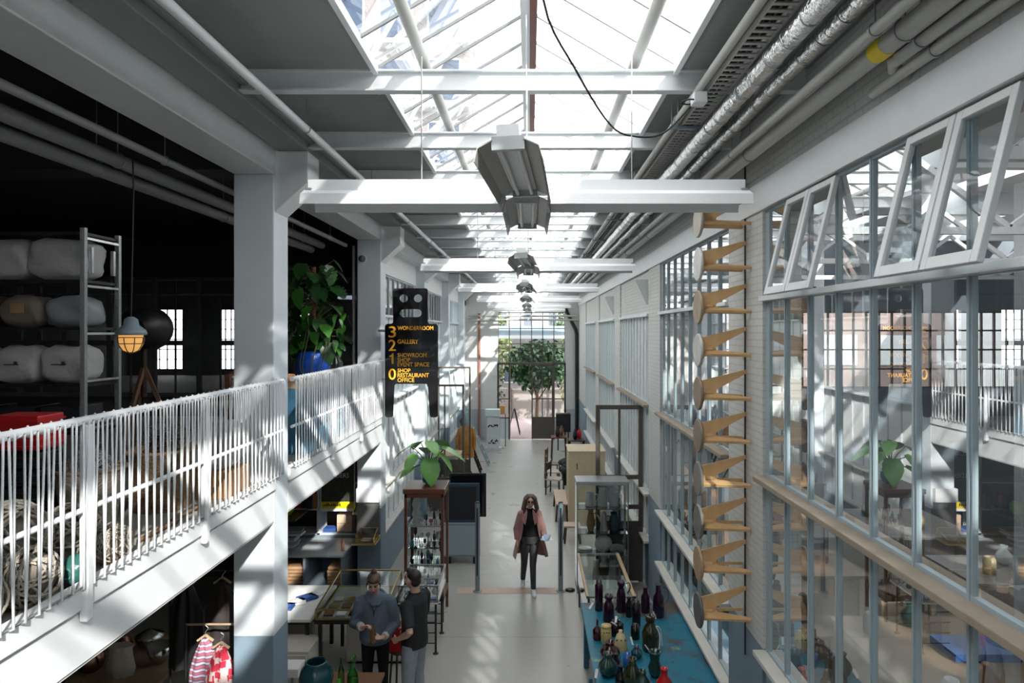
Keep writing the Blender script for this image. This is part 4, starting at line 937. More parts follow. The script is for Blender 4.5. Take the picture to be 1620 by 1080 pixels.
chair('dark wooden chair facing the aisle beside the pile of clothes, nearest of three', .72, 19.4, 1.2, woodd, cottonb); chair('brown wooden chair with pale seat, middle of three along the right aisle', .68, 20.4, 1.5, wood, cottonb); chair('brown wooden armless chair, farthest of three along the right aisle', .72, 21.6, 1.35, wood)
q = MB()
for i in range(26):
    a = R.uniform(0, 6.28); q.ell((1.28+R.uniform(-.36, .38), 19.3+R.uniform(-1.0, 1.0), .86+R.uniform(0, .16)), (R.uniform(.1, .2), R.uniform(.1, .22), R.uniform(.05, .11)), 10, 6)
for i in range(10): q.ell((.98+R.uniform(-.05, .04), 18.5+R.uniform(0, 1.0), .45+R.uniform(0, .3)), (R.uniform(.04, .07), .12, .14), 8, 6)
tag(q.build('clothes_pile', mat('black_cloth', (.03, .032, .04), .8, var=.8, scale=7, bump=.8, bscale=12)), 'heap of black and dark grey clothes spilling off the table', 'clothes', kind='stuff')
tag(MB().lathe([(.04, 0), (.04, .22), (.015, .28), (.015, .33), (.003, .33)]).build('wine_bottle', darkpur, loc=(-1.62, -20.2, -.8)), 'dark bottle standing at the far end of the clothes table', 'bottle').location = (1.62, 20.2, .8)
t = thing('loudspeaker', 'black box on a dark stand right of the end doors', 'speaker', (1.3, 26.5, 0)); MB().box(-.28, .28, -.2, .2, .75, 1.45).build('box', black, t, bevel=.01); MB().box(-.24, .24, -.206, -.2, .8, 1.4).build('grille', scr, t)
for x in (-.2, .2): MB().bar((x, 0, 0.01), (x, 0, .75), .05).build('leg', black, t)
for i, (x, y, h, l) in enumerate(((1.05, 24.6, .85, 'reddish wooden side table near the black box'), (1.6, 23.3, .95, 'dark wooden cabinet table against the far right wall'))):
    bench('small_table', l, x, y, .55, .6, h, (woodr, woodd)[i], 'table')
for i, (x, y, z, c, m) in enumerate(((1.0, 24.5, .85, 'black jug on the reddish side table', black), (1.15, 24.75, .85, 'brown pot on the reddish side table', wood), (1.55, 23.2, .95, 'tall black vase on the dark far table', darkpur), (1.7, 23.4, .95, 'red pot on the dark far table', redg))):
    V('vase', c, 'vase', (x, y, z), [(.05, 0), (.09, .1), (.07, .25), (.03, .32), (.04, .36)], m, n=12)
# glass cabinet with white vases
t = thing('glass_cabinet', 'glass display cabinet with grey metal top, holding white jugs and plates', 'cabinet', (1.295, 12.36, 0)); x0, x1, y0, y1 = .835, 1.755, 12.1, 12.6
MB().box(x0-.01, x1+.01, y0-.01, y1+.01, 1.90, 1.97).build('top', galv, t, world=True, bevel=.005); MB().box(x0, x1, y0, y1, 0, .12).build('base', greyf, t, world=True)
q = MB()
for x in (x0, x1-.02):
    for y in (y0, y1-.02): q.box(x, x+.02, y, y+.02, .12, 1.9)
q.build('corner_posts', galv, t, world=True)
q = MB(); q.quad((x0, y0, .12), (x1, y0, .12), (x1, y0, 1.9), (x0, y0, 1.9)).quad((x0, y0, .12), (x0, y1, .12), (x0, y1, 1.9), (x0, y0, 1.9)).quad((x1, y0, .12), (x1, y1, .12), (x1, y1, 1.9), (x1, y0, 1.9)).quad((x0, y1, .12), (x1, y1, .12), (x1, y1, 1.9), (x0, y1, 1.9)); q.build('glass_sides', glassd, t, world=True)
for z in (1.47, 1.03, .64): MB().box(x0+.01, x1-.01, y0+.01, y1-.01, z, z+.008).build('shelf', glassd, t, world=True)
def handle(x, z0, z1, r=.05, th=.008): return MB().tube(smooth([(x, 0, z1), (x+r, 0, z1+.005), (x+r*1.2, 0, (z0+z1)/2), (x+r*.5, 0, z0)]), th, 7)
V('white_jug', 'squat white jug, left on the upper shelf of the glass cabinet', 'jug', (1.10, 12.35, 1.48), [(.10, 0), (.105, .02), (.07, .22), (.065, .24), (.05, .24), (.06, .1)], porc, extra=(('handle', handle(.07, .06, .2), porc),))
V('white_jug', 'tall ribbed white jug, middle of the upper shelf in the glass cabinet', 'jug', (1.31, 12.33, 1.48), [(.085, 0), (.09, .02), (.07, .22), (.06, .30), (.075, .35), (.06, .35), (.05, .2)], porc, wob=.03, lob=10, extra=(('handle', handle(.07, .1, .3), porc),))
V('white_teapot', 'white lidded pot, right on the upper shelf of the glass cabinet', 'jug', (1.52, 12.35, 1.48), [(.08, 0), (.085, .15), (.08, .24), (.10, .25), (.06, .29), (.012, .31), (.012, .34)], porc, extra=(('handle', handle(.08, .05, .2), porc),))
V('amber_jug', 'amber-brown faceted jug on the middle shelf of the glass cabinet', 'jug', (1.10, 12.33, 1.04), [(.05, 0), (.085, .10), (.065, .25), (.045, .33), (.06, .38), (.045, .38), (.04, .2)], amber, n=7, extra=(('handle', handle(.05, .15, .3, .04), amber),))
V('silver_coffee_pot', 'slim silver coffee pot, middle of the middle shelf in the glass cabinet', 'pot', (1.34, 12.33, 1.04), [(.07, 0), (.06, .1), (.045, .25), (.05, .30), (.01, .34)], galv, extra=(('handle', handle(.05, .06, .25), black), ('spout', MB().tube([(-.05, 0, .15), (-.10, 0, .25), (-.13, 0, .28)], [.02, .013, .01]), galv)))
V('dark_jug', 'very dark teal jug, right on the middle shelf of the glass cabinet', 'jug', (1.53, 12.35, 1.04), [(.08, 0), (.10, .08), (.09, .2), (.06, .28), (.07, .32), (.05, .3)], teal)
t = thing('standing_plate', 'white round plate standing upright on the lower shelf of the glass cabinet', 'plate', (1.33, 12.3, .80)); MB().lathe([(.02, .0), (.10, .0), (.155, -.02), (.16, -.015), (.10, .012), (.02, .012)], (0, 0, 0), 32, Matrix.Rotation(PI/2+.15, 3, 'X')).build('plate_body', porc, t); MB().box(-.015, .015, -.03, .03, -.15, -.02).build('plate_stand', woodl, t)
for i, (x, n_) in enumerate(((1.0, 4), (1.58, 6))):
    for j in range(n_): tag(MB().lathe([(.05, 0), (.11, .008), (.13, .018), (.125, .02), (.1, .012), (.01, .008)], (0, 0, 0), 24).build('dinner_plate', porc), 'white plate in the glass cabinet, %s in the %s stack' % (['lowest', 'second from the bottom', 'third from the bottom', 'fourth from the bottom', 'fifth from the bottom', 'topmost'][j], ('left', 'right')[i]), 'plate').location = (x, 12.36, .649+.016*j)
V('tall_vase', 'pale tall vase on the floor of the glass cabinet', 'vase', (1.2, 12.35, .121), [(.05, 0), (.07, .1), (.04, .3), (.05, .38)], porc)
V('tall_vase', 'pale green vase on the floor of the glass cabinet, right of the other', 'vase', (1.5, 12.35, .121), [(.05, 0), (.08, .12), (.05, .3), (.06, .36)], mat('celadon', (.45, .58, .50), .2))
# low showcase with timber rim
t = thing('low_showcase', 'low glass-topped showcase with oak rim between the glass cabinet and the blue table', 'showcase', (1.14, 10.55, 0)); x0, x1, y0, y1 = .80, 1.50, 9.62, 11.5
MB().box(x0, x0+.035, y0, y1, .86, .90).build('side_rim', woodl, t, world=True); MB().box(x1-.05, x1, y0, y1, .86, .90).build('side_rim', woodl, t, world=True); MB().box(x0, x1, y1-.02, y1, .87, .895).box(x0, x1, y0, y0+.02, .87, .895).build('end_rims', galv, t, world=True)
MB().quad((x0, y0, .893), (x1, y0, .893), (x1, y1, .893), (x0, y1, .893)).quad((x0+.01, y0, .45), (x0+.01, y1, .45), (x0+.01, y1, .87), (x0+.01, y0, .87)).quad((x1-.01, y0, .45), (x1-.01, y1, .45), (x1-.01, y1, .87), (x1-.01, y0, .87)).build('glass', glassd, t, world=True)
MB().box(x0+.01, x1-.01, y0+.01, y1-.01, .42, .45).build('display_floor', mat('pale_green_board', (.42, .50, .46), .4), t, world=True)
for x in (x0+.02, x1-.05):
    for y in (y0+.02, y1-.05): MB().box(x, x+.03, y, y+.03, 0, .86).build('leg', brownf, t, world=True)
for i, (x, y, l) in enumerate(((.95, 10.0, 'left'), (1.22, 10.05, 'middle'), (1.38, 10.6, 'right'))):
    V('white_vase', 'round-bellied white vase, %s inside the oak-rimmed showcase' % l, 'vase', (x, y, .451), [(.04, 0), (.085, .08), (.08, .14), (.03, .2), (.045, .25), (.03, .25), (.02, .15)], porc)
# brown door panel / cupboard near door
tag(MB().lathe([(.02, 0), (.09, .02), (.02, .03)], (0, 0, 0)).build('floor_socket', black), 'small black tangle of fittings on the floor right of the steel post', 'fitting').location = (.72, 12.2, 0)
# blue table
t = thing('blue_table', 'long table with worn turquoise-blue paint, crowded with dark glass vases', 'table', (1.36, 8.1, 0)); MB().box(-.65, .67, -1.6, 1.42, .80, .85).build('tabletop', bluem, t, bevel=.006); MB().box(-.6, .62, -1.55, 1.37, .68, .80).build('apron', mat('apron_blue', (.03, .09, .14), .5), t)
for sx in (-.58, .6):
    for sy_ in (-1.5, 1.3): MB().bar((sx, sy_, 0.01), (sx, sy_, .7), .07).build('leg', mat('leg_blue', (.03, .12, .2), .5), t)
MB().bar((-.70, -.4, .05), (-.67, -.4, .72), .04).build('side_hook', mat('leg_blue', (.03, .12, .2)), t)
TB = .85
def ontable(px, base): s = (base-524)/3.78; return ((px-838)/s, 1080/s, TB)
def cyl_(r, h): return [(r*.9, 0), (r, .01), (r*1.0, h*.85), (r*.75, h*.9), (r*.75, h), (r*.6, h), (r*.5, h*.3)]
def bott(r, h, k=.6, nk=.35): return [(r*.85, 0), (r, .02), (r, h*k*.5), (r*.95, h*k), (r*nk, h*(k+.15)), (r*nk, h*.97), (r*nk*1.25, h), (r*nk*.8, h), (r*nk*.6, h*.6)]
def jugp(r, h): return [(r*.85, 0), (r, .02), (r*.92, h*.55), (r*.62, h*.74), (r*.5, h*.8), (r*.78, h*.9), (r*.7, h), (r*.5, h), (r*.3, h*.6)]
def ball(r, h): return [(r*.45, 0), (r*.8, h*.12), (r, h*.35), (r*.9, h*.55), (r*.5, h*.75), (r*.38, h*.85), (r*.5, h), (r*.4, h), (r*.2, h*.6)]
def bail(r, z, h, th=.004): return MB().ring((0, 0, z), r, th, 18, 5, Matrix.Rotation(PI/2, 3, 'X')@Matrix.Scale(h/r, 3, (0, 1, 0)), 0, PI)
V('glass_vase', 'tall cylindrical purple glass vase, back left on the blue table', 'vase', ontable(947.5, 965), cyl_(.055, .40), purple)
V('glass_jug', 'tall purple jug with collar, back row, in front of the oak-rimmed showcase', 'jug', ontable(982.5, 967.5), jugp(.067, .42), purple, extra=(('handle', handle(.06, .25, .38, .05), purple),))
V('glass_jug', 'wide purple jug between the two tallest, just nearer the camera', 'jug', ontable(963, 983), jugp(.075, .35), purple, extra=(('handle', handle(.06, .15, .3, .05), purple),))
V('wire_handled_vase', 'purple bottle vase with wire handle, right back of the blue table', 'vase', ontable(1021, 968), bott(.062, .34, .62, .5), purple, extra=(('wire_handle', MB().tube(smooth([(-.05, 0, .30), (-.11, 0, .28), (-.10, 0, .12), (-.06, 0, .04)]), .003, 5), black),))
V('wire_handled_vase', 'tallest purple bottle vase with wire loop handle, rightmost on the blue table', 'vase', ontable(1041.7, 975), bott(.075, .43, .6, .5), purple, extra=(('wire_handle', MB().tube(smooth([(.05, 0, .38), (.12, 0, .36), (.13, 0, .24), (.08, 0, .16)]), .003, 5), black),))
V('glass_bottle', 'tall near-black bottle in the middle of the blue table', 'bottle', ontable(1006.7, 990), cyl_(.055, .32), darkpur)
V('glass_bottle', 'shorter near-black cylinder nearer the camera than the tall black bottle', 'bottle', ontable(1005, 1010), cyl_(.055, .18), darkpur)
V('glass_bottle', 'small maroon pear-shaped bottle left of the yellow jar', 'bottle', ontable(945, 1011), bott(.058, .25, .5, .25), maroon)
V('lidded_jar', 'mustard-yellow lidded jar with dark dots on the blue table', 'jar', ontable(959, 1017), [(.055, 0), (.064, .02), (.064, .17), (.05, .185), (.05, .19), (.062, .20), (.062, .22), (.01, .228)], ceray, extra=(('dot_holes', MB().ell((-.03, -.057, .15), .008).ell((.0, -.064, .155), .008).ell((.03, -.057, .15), .008), black),))
V('cone_vase', 'cream cone-shaped vase with dark dots beside the mustard jar', 'vase', ontable(981.7, 1027), [(.08, 0), (.085, .02), (.065, .13), (.045, .18), (.02, .20), (.024, .23), (.01, .22)], cerac, extra=(('dot_holes', MB().ell((-.05, -.047, .13), .009).ell((.0, -.067, .135), .009).ell((.048, -.05, .13), .009), black),))
V('rope_urn', 'dark olive urn wound with white rope, centre right of the blue table', 'urn', ontable(1029, 1028), [(.09, 0), (.1, .03), (.1, .2), (.08, .27), (.045, .32), (.05, .37), (.06, .40), (.045, .42), (.04, .3)], oliveg, extra=(('rope', MB().tube(smooth([(-.08, -.08, .1), (0, -.12, .02), (.08, -.1, .06), (.1, -.06, .2), (.06, -.04, .3), (.12, 0, .24), (.14, 0, .05)]), .006, 6), paper), ('neck_band', MB().lathe([(.052, .34), (.062, .36), (.052, .39)]), maroon)))
V('squat_jug', 'squat purple jug behind the ribbed green vase', 'jug', ontable(965, 1040), ball(.12, .19), maroon)
V('ribbed_vase', 'ribbed dark green round vase with narrow neck, left front of the blue table', 'vase', ontable(961.7, 1068), ball(.105, .25), greeng, wob=.05, lob=12, n=48)
V('ribbed_vase', 'big ribbed olive-green vase in the front middle of the blue table', 'vase', ontable(1000, 1090), ball(.10, .33), oliveg, wob=.04, lob=10, n=40)
V('round_vase', 'round smooth green vase right of the front middle, wide neck', 'vase', ontable(1036, 1070), [(.04, 0), (.07, .05), (.075, .11), (.05, .18), (.06, .25), (.075, .28), (.06, .28), (.04, .15)], greeng)
V('blue_glass', 'small cobalt-blue glass in the middle of the blue table', 'glass', ontable(991.7, 1055), [(.035, 0), (.045, .01), (.05, .15), (.045, .15), (.035, .02)], blueg)
V('red_bottle', 'bright red glass bottle at the front right of the blue table', 'bottle', ontable(1051, 1092), [(.07, 0), (.085, .03), (.08, .10), (.035, .16), (.035, .22), (.045, .235), (.03, .235), (.02, .1)], redg)
V('dark_vase', 'dark green squat vase in front of the olive ribbed vase', 'vase', ontable(1016.7, 1098), ball(.085, .25), greeng)
V('dark_vase', 'nearly black vase between green ribbed and olive vase', 'vase', ontable(981.7, 1085), bott(.06, .22, .5, .4), darkpur)
V('dark_vase', 'dark purple cup vase behind the nearly black one', 'vase', ontable(974, 1062), bott(.05, .2, .6, .5), purple)
V('stone_vase', 'small dark turquoise cup in the middle of the blue table', 'vase', ontable(1007, 1040), ball(.07, .14), teal)
V('dark_vase', 'near-black spout jug left of the tall black bottle', 'jug', ontable(995, 975), [(.04, 0), (.055, .08), (.04, .17), (.02, .22), (.03, .25)], darkpur)
V('wide_cylinder', 'dark wide block vase behind the mustard jar', 'vase', ontable(975, 1003), [(.09, 0), (.09, .13), (.06, .17), (.05, .13)], darkpur)
for i, (px, b, l) in enumerate(((935, 962, 'left back corner of the blue table'), (974, 1000, 'leaning on the dark block vase'), (999, 1018, 'beside the cream cone vase'), (1027, 1024, 'on the rope-wound urn'), (943, 1070, 'left front edge of the blue table'), (1035, 977, 'before the tallest purple bottle vase'))):
    x, y, z = ontable(px, b); tag(MB().rbox((0, 0, .045), (.03, .003, .095), rx=-.7, rz=.6*(i % 3-1), ry=.3).build('price_tag', paper), 'white paper price tag, %s' % l, 'price tag').location = (x, y-.02, z+(.12 if i in (1, 3) else 0))
# ================================================================ shop under the mezzanine (between the two near columns)
t = thing('shop_counter', 'grey-blue shelf counter with open cubbyholes of brown paper parcels', 'counter', (-3.55, 11.7, 0)); x0, x1, y0, y1 = -4.4, -3.06, 11.2, 12.1
MB().box(x0, x1, y0-.03, y1, .93, .97).build('top', mat('counter_grey', (.50, .54, .57), .35), t, world=True, bevel=.005)
q = MB()
for x in (x0, -3.72, x1-.04): q.box(x, x+.04, y0, y1, .0, .93)
q.box(x0, x1, y0, y1, .42, .46).box(x0, x1, y1-.03, y1, 0, .93); q.build('carcass', greyf, t, world=True)
pn = 0
for ci, (xa, cn) in enumerate(((-4.05, 'left'), (-3.86, 'second'), (-3.22, 'right'))):
    for j in range(5): tag(MB().rbox((xa+R.uniform(-.01, .01), 11.45, .485+.058*j), (.24 if ci else .17, .36, .05), rz=R.uniform(-.06, .06)).build('paper_parcel', kraft, bevel=.01), 'brown paper parcel, %s in the %s stack inside the counter cubbyholes' % (['lowest', 'second from the bottom', 'third from the bottom', 'fourth from the bottom', 'topmost'][j], cn), 'parcel')
t = thing('poster', 'dark floral poster with pale capitals above a yellow strip', 'poster', (-3.43, 12.2, 1.42)); MB().box(-.29, .29, -.01, .01, .17, 1.0).build('print', mat('poster_print', (.05, .055, .04), .4, var=.9, scale=9), t); MB().box(-.29, .29, -.012, .01, .05, .17).build('yellow_strip', mat('strip_yellow', (.80, .62, .01), .5), t); MB().box(-.29, .29, -.011, .01, 0, .05).build('white_strip', paper, t)
text('ULDERS', .115, mat('poster_letter', (.75, .80, .72), .5), t, (-.165, -.013, .60), (PI/2, 0, 0), depth=.001, xs=.92)
q = MB()
for i in range(9): q.box(-.25+.035*i, -.228+.035*i, -.015, -.012, .09, .115+.012*(i % 3))
q.build('small_print', black, t)
MB().box(-.30, .30, -.005, .012, .98, 1.02).box(.28, .31, -.005, .012, 0, 1.0).box(-.31, -.28, -.005, .012, 0, 1.0).build('white_frame', paper, t)
t = thing('shelf_unit', 'tall white shelf unit behind the shop counter, stacked with goods', 'shelf', (-3.8, 12.45, 0)); q = MB()
for x in (-4.9, -3.82, -3.1): q.box(x, x+.05, 12.25, 12.7, .98, 2.7)
q.build('uprights', white, t, world=True)
for z in (.98, 1.42, 1.9): MB().box(-4.9, -3.05, 12.25, 12.7, z, z+.03).build('shelf_board', white, t, world=True)
MB().box(-4.9, -3.05, 12.25, 12.7, 0, .98).build('base_unit', greyf, t, world=True)
for i in range(4): tag(MB().rbox((-3.26-.14*(i % 2), 12.40, 1.10+.155*(i//2)), (.135, .25, .15)).build('cardboard_box', mat('cardboard', (.62, .46, .33), .8), bevel=.004), 'pale cardboard box, %s of four on the shop shelf under the poster' % ['lower right', 'lower left', 'upper right', 'upper left'][i], 'box')
tag(MB().box(-3.72, -3.5, 12.3, 12.5, 1.012, 1.08).build('blue_box', mat('blue_card', (.03, .09, .3), .6)), 'dark blue box left of the cardboard boxes', 'box')
V('lime_lamp', 'lime-green glass bowl on the left of the shop shelf', 'bowl', (-4.22, 11.9, 1.44), [(.06, 0), (.11, .06), (.12, .16), (.08, .22), (.06, .2)], mat('lime', (.35, .75, .05), .3))
tag(MB().box(-4.4, -3.98, 11.6, 12.25, 1.40, 1.43).build('glass_bracket_shelf', wood), 'dark wooden shelf board carrying the lime-green bowl', 'shelf')
for i in range(6): tag(MB().rbox((-4.13+.05*R.uniform(-1, 1), 11.6+.05*i, 1.0+.035*i), (.36, .30, .03), rz=R.uniform(-.3, .3), rx=-.05).build('folded_paper', [paper, mat('bluish_print', (.35, .42, .5), .6)][i % 2], bevel=.002), 'pile of papers on the counter, sheet bundle %s from the bottom' % ords[i], 'papers')
for i in range(5): tag(MB().rbox((-4.15+.10*i-.1, 12.35, 1.55+.04*(i % 3)), (.09, .2, .24)).build('product_box', [maroon, red, black, navy, mat('pack_orange', (.5, .2, .08), .6)][i]), 'small %s pack standing on the upper shop shelf' % ['maroon', 'red', 'black', 'navy', 'orange'][i], 'pack')
V('kraft_bottle', 'pink-brown bottle on the right end of the counter', 'bottle', (-3.12, 11.4, .972), [(.03, 0), (.032, .13), (.02, .17), (.02, .2)], mat('dusty_rose', (.45, .22, .18), .5), n=10)
t = thing('brass_lamp', 'small brass-coloured lamp on a thin pole beside the poster', 'lamp', (-3.0, 11.9, 0)); MB().cyl((0, 0, 0), (0, 0, 1.5), .012).build('pole', black, t); MB().lathe([(.03, .09), (.075, .03), (.09, -.05), (.08, -.05)], (0, 0, 1.5), 18).build('shade', brass, t); MB().lathe([(.05, 0), (.05, .015), (.02, .02)]).build('base', black, t)
# column-side board with brass box
t = thing('wall_board', 'dark grey board with white top fixed to the column above the brass box', 'board', (-2.73, 11.5, 1.2)); MB().box(-.19, .19, .03, .06, .0, .55).build('board', mat('board_grey', (.14, .14, .14), .6), t); MB().box(-.19, .19, -.01, .06, .55, .78).build('white_head', whiter, t); MB().box(-.2, .2, -.03, .06, -.03, 0).build('ledge', brass, t)
t = thing('brass_box', 'small brass-edged glass box on the ledge of the column board', 'box', (-2.70, 11.38, 1.17)); f = MB()
tag(MB().box(-2.9, -2.52, 11.12, 11.5, 1.14, 1.168).build('bracket_ledge', brass), 'brass bracket ledge on the column below the grey board', 'ledge')
for (a, b) in (((-.14, -.2, 0), (.14, -.2, 0)), ((-.14, .1, 0), (.14, .1, 0)), ((-.14, -.2, 0), (-.14, .1, 0)), ((.14, -.2, 0), (.14, .1, 0)), ((-.14, .1, .16), (.14, .1, .16)), ((-.14, -.2, .05), (.14, -.2, .05)), ((-.14, -.2, .05), (-.14, .1, .16)), ((.14, -.2, .05), (.14, .1, .16)), ((-.14, -.2, 0), (-.14, -.2, .05)), ((.14, -.2, 0), (.14, -.2, .05)), ((-.14, .1, 0), (-.14, .1, .16)), ((.14, .1, 0), (.14, .1, .16))): f.bar(a, b, .012)
f.build('frame', brass, t); MB().quad((-.14, -.2, .05), (.14, -.2, .05), (.14, .1, .16), (-.14, .1, .16)).build('lid_glass', glassd, t)
MB().rbox((0, -.1, .02), (.15, .08, .03)).build('inlay', paper, t)
# big glass table vitrine with brass edges
t = thing('vitrine_table', 'brass-edged glass vitrine on black table legs beside the woman in grey', 'showcase', (-2.36, 9.5, 0)); x0, x1, y0, y1 = -2.80, -1.90, 8.95, 10.1
z0, zf, zb = .86, .98, 1.10; f = MB()
for a, b in (((x0, y0, z0), (x1, y0, z0)), ((x0, y1, z0), (x1, y1, z0)), ((x0, y0, z0), (x0, y1, z0)), ((x1, y0, z0), (x1, y1, z0)), ((x0, y0, zf), (x1, y0, zf)), ((x0, y1, zb), (x1, y1, zb)), ((x0, y0, zf), (x0, y1, zb)), ((x1, y0, zf), (x1, y1, zb)), ((x0, y0, z0), (x0, y0, zf)), ((x1, y0, z0), (x1, y0, zf)), ((x0, y1, z0), (x0, y1, zb)), ((x1, y1, z0), (x1, y1, zb))): f.bar(a, b, .022)
f.build('brass_frame', brass, t, world=True); MB().quad((x0, y0, zf), (x1, y0, zf), (x1, y1, zb), (x0, y1, zb)).quad((x0, y0, z0), (x1, y0, z0), (x1, y0, zf), (x0, y0, zf)).build('glass_lid', glassd, t, world=True)
MB().box(x0-.02, x1+.02, y0-.02, y1+.02, .80, .85).build('tabletop', black, t, world=True); MB().box(x0, x1, y0, y1, .85, .86).build('display_bed', mat('grey_felt', (.30, .33, .30), .8), t, world=True); 
for x in (x0+.02, x1-.06):
    for y in (y0+.02, y1-.06): MB().box(x, x+.045, y, y+.045, 0, .8).build('leg', black, t, world=True)
for i in range(5):
    for j in range(3):
        x = x0+.13+.165*i; y = y0+.15+.24*j; cc = [('brown leather case', wood), ('cream card tray', cottonb), ('white card', paper), ('brass-coloured tin', brass), ('dark red case', maroon)][(i*2+j*3) % 5]
        tag(MB().rbox((x, y, .875), (.12, .15, .025), rz=R.uniform(-.1, .1)).build('display_tray', cc[1], bevel=.004), '%s in the brass-edged vitrine, %s row, %s' % (cc[0], ['front', 'middle', 'back'][j], ['far left', 'left', 'centre', 'right', 'far right'][i]), 'tray')
# white low table left of vitrine with blue cloths
t = thing('display_table', 'white table with a glass lid and blue cloths, left of the brass vitrine', 'table', (-3.3, 9.6, 0)); MB().box(-.42, .42, -.62, .6, .80, .84).build('tabletop', paper, t, bevel=.004); MB().box(-.4, .4, -.6, .58, .76, .80).build('apron', black, t)
for x in (-.36, .36):
    for y in (-.56, .54): MB().box(x-.025, x+.025, y-.025, y+.025, 0, .76).build('leg', black, t)
for i in range(4): tag(MB().rbox((-3.15+.1*i-.2, 9.35+.16*i, .845+.02), (.24, .2, .03), rz=.4*i).ell((-3.15+.1*i-.2, 9.35+.16*i, .87), (.09, .07, .03)).build('folded_cloth', [mat('denim_blue', (.03, .08, .28), .8), paper][i % 2]), '%s folded cloth on the white table, %s from the front' % (('blue', 'white')[i % 2], ords[i]), 'cloth')
for i, (x, y, w_, h) in enumerate(((-3.05, 8.75, .55, .62), (-2.15, 9.7, .8, .6), (-3.35, 9.9, .6, .6))):
    t = thing('storage_cupboard', 'cream cupboard under the %s' % ('white table, nearest', 'brass vitrine', 'white table, at the back')[i], 'cupboard', (x, y, 0)); MB().box(-w_/2, w_/2, -.2, .3, 0.04, h).build('body', mat('cream_laminate', (.62, .58, .50), .5), t, bevel=.006); MB().box(-w_/2+.02, w_/2-.02, -.215, -.2, .08, h-.04).build('door', mat('cream_door', (.66, .62, .54), .5), t, bevel=.004); MB().box(-w_/2+.02, w_/2-.02, -.18, .28, 0, .04).build('plinth_foot', black, t)
t = thing('counter_sign', 'small black sign with dull yellow face on a stand in front of the vitrine', 'sign', (-2.55, 8.15, 0)); MB().cyl((0, 0, 0.01), (0, 0, .42), .012).build('pole', black, t); MB().box(-.075, .075, -.02, .02, .40, .52).build('plate', black, t); MB().lathe([(.1, 0), (.1, .015), (.02, .02)]).build('base', black, t)
MB().box(-.06, .06, -.023, -.02, .42, .50).build('yellow_face', mat('dull_yellow', (.22, .20, .02), .5), t); MB().box(-.075, .075, -.024, -.02, .505, .515).box(-.075, .075, -.024, -.02, .402, .412).build('pale_rim', paper, t)
t = thing('box_on_stand', 'white box on a tubular stand before the nearest column', 'box', (-2.75, 7.9, 0)); MB().box(-.11, .11, -.12, .12, .68, .78).build('box', paper, t, bevel=.006); MB().tube(smooth([(0, 0, .01), (0, 0, .66)]), .014).tube([(0, 0, .45), (.3, -.1, .45), (.32, -.12, .3)], .012).build('tube_stand', greyf, t)
MB().lathe([(.14, 0), (.14, .015), (.02, .02)]).build('base', greyf, t)
# front display table with big teal vase
t = thing('brown_table', 'dark brown table at the bottom edge with teal vase and green bottles', 'table', (-2.25, 7.2, 0)); MB().box(-.26, .60, -.7, .58, .71, .75).build('tabletop', wood, t, bevel=.006)
for x in (-.2, .53):
    for y in (-.63, .5): MB().box(x-.03, x+.03, y-.03, y+.03, 0, .71).build('leg', woodd, t)
V('teal_vase', 'large faceted dark teal vase at the bottom edge', 'vase', (-2.3, 7.35, .751), hollow([(.10, 0), (.17, .08), (.185, .16), (.16, .25), (.115, .31), (.12, .32), (.11, .33)], .012), teal, n=12)
V('green_bottle', 'tall bright green bottle right of the teal vase, with ball stopper', 'bottle', (-1.93, 7.45, .751), [(.05, 0), (.065, .02), (.06, .14), (.03, .22), (.03, .27), (.04, .28), (.025, .30), (.035, .33), (.01, .36)], glass('green_bottle_glass', (.35, .85, .35)), extra=(('liquid', MB().lathe([(.04, .01), (.055, .03), (.052, .10), (.01, .10)]), brightg),))
V('green_bottle', 'slim green bottle just right of the teal vase', 'bottle', (-2.07, 7.5, .751), [(.03, 0), (.036, .02), (.034, .16), (.014, .22), (.014, .28), (.018, .29)], glass('green_bottle_glass2', (.45, .85, .45)))
V('green_bottle', 'wide green flask in front of the slim bottle', 'bottle', (-2.02, 7.22, .751), [(.05, 0), (.07, .02), (.065, .1), (.02, .17), (.02, .2)], brightg)
V('blue_cup', 'small blue and white bowl on the brown table', 'bowl', (-1.78, 7.35, .751), [(.03, 0), (.06, .05), (.065, .06), (.05, .05)], aqua)
t = thing('plastic_bag', 'pink and blue plastic carrier hanging at the stand by the column', 'bag', (-2.83, 7.55, .25)); q = MB(); rings = []
for z, rx, ry in ((0, .08, .04), (.05, .12, .07), (.25, .12, .06), (.4, .10, .03)): rings.append([Vector((rx*math.cos(a)+.01*math.sin(5*a), ry*math.sin(a), z)) for a in [2*PI*i/20 for i in range(20)]])
q.loft(rings); q.build('bag_body', mat('pink_blue', (.45, .20, .28), .5, var=.4), t); MB().tube(smooth([(-.06, 0, .4), (-.03, 0, .52), (.03, 0, .52), (.06, 0, .4)]), .006).build('handles', mat('blue_handle', (.05, .2, .35), .5), t)
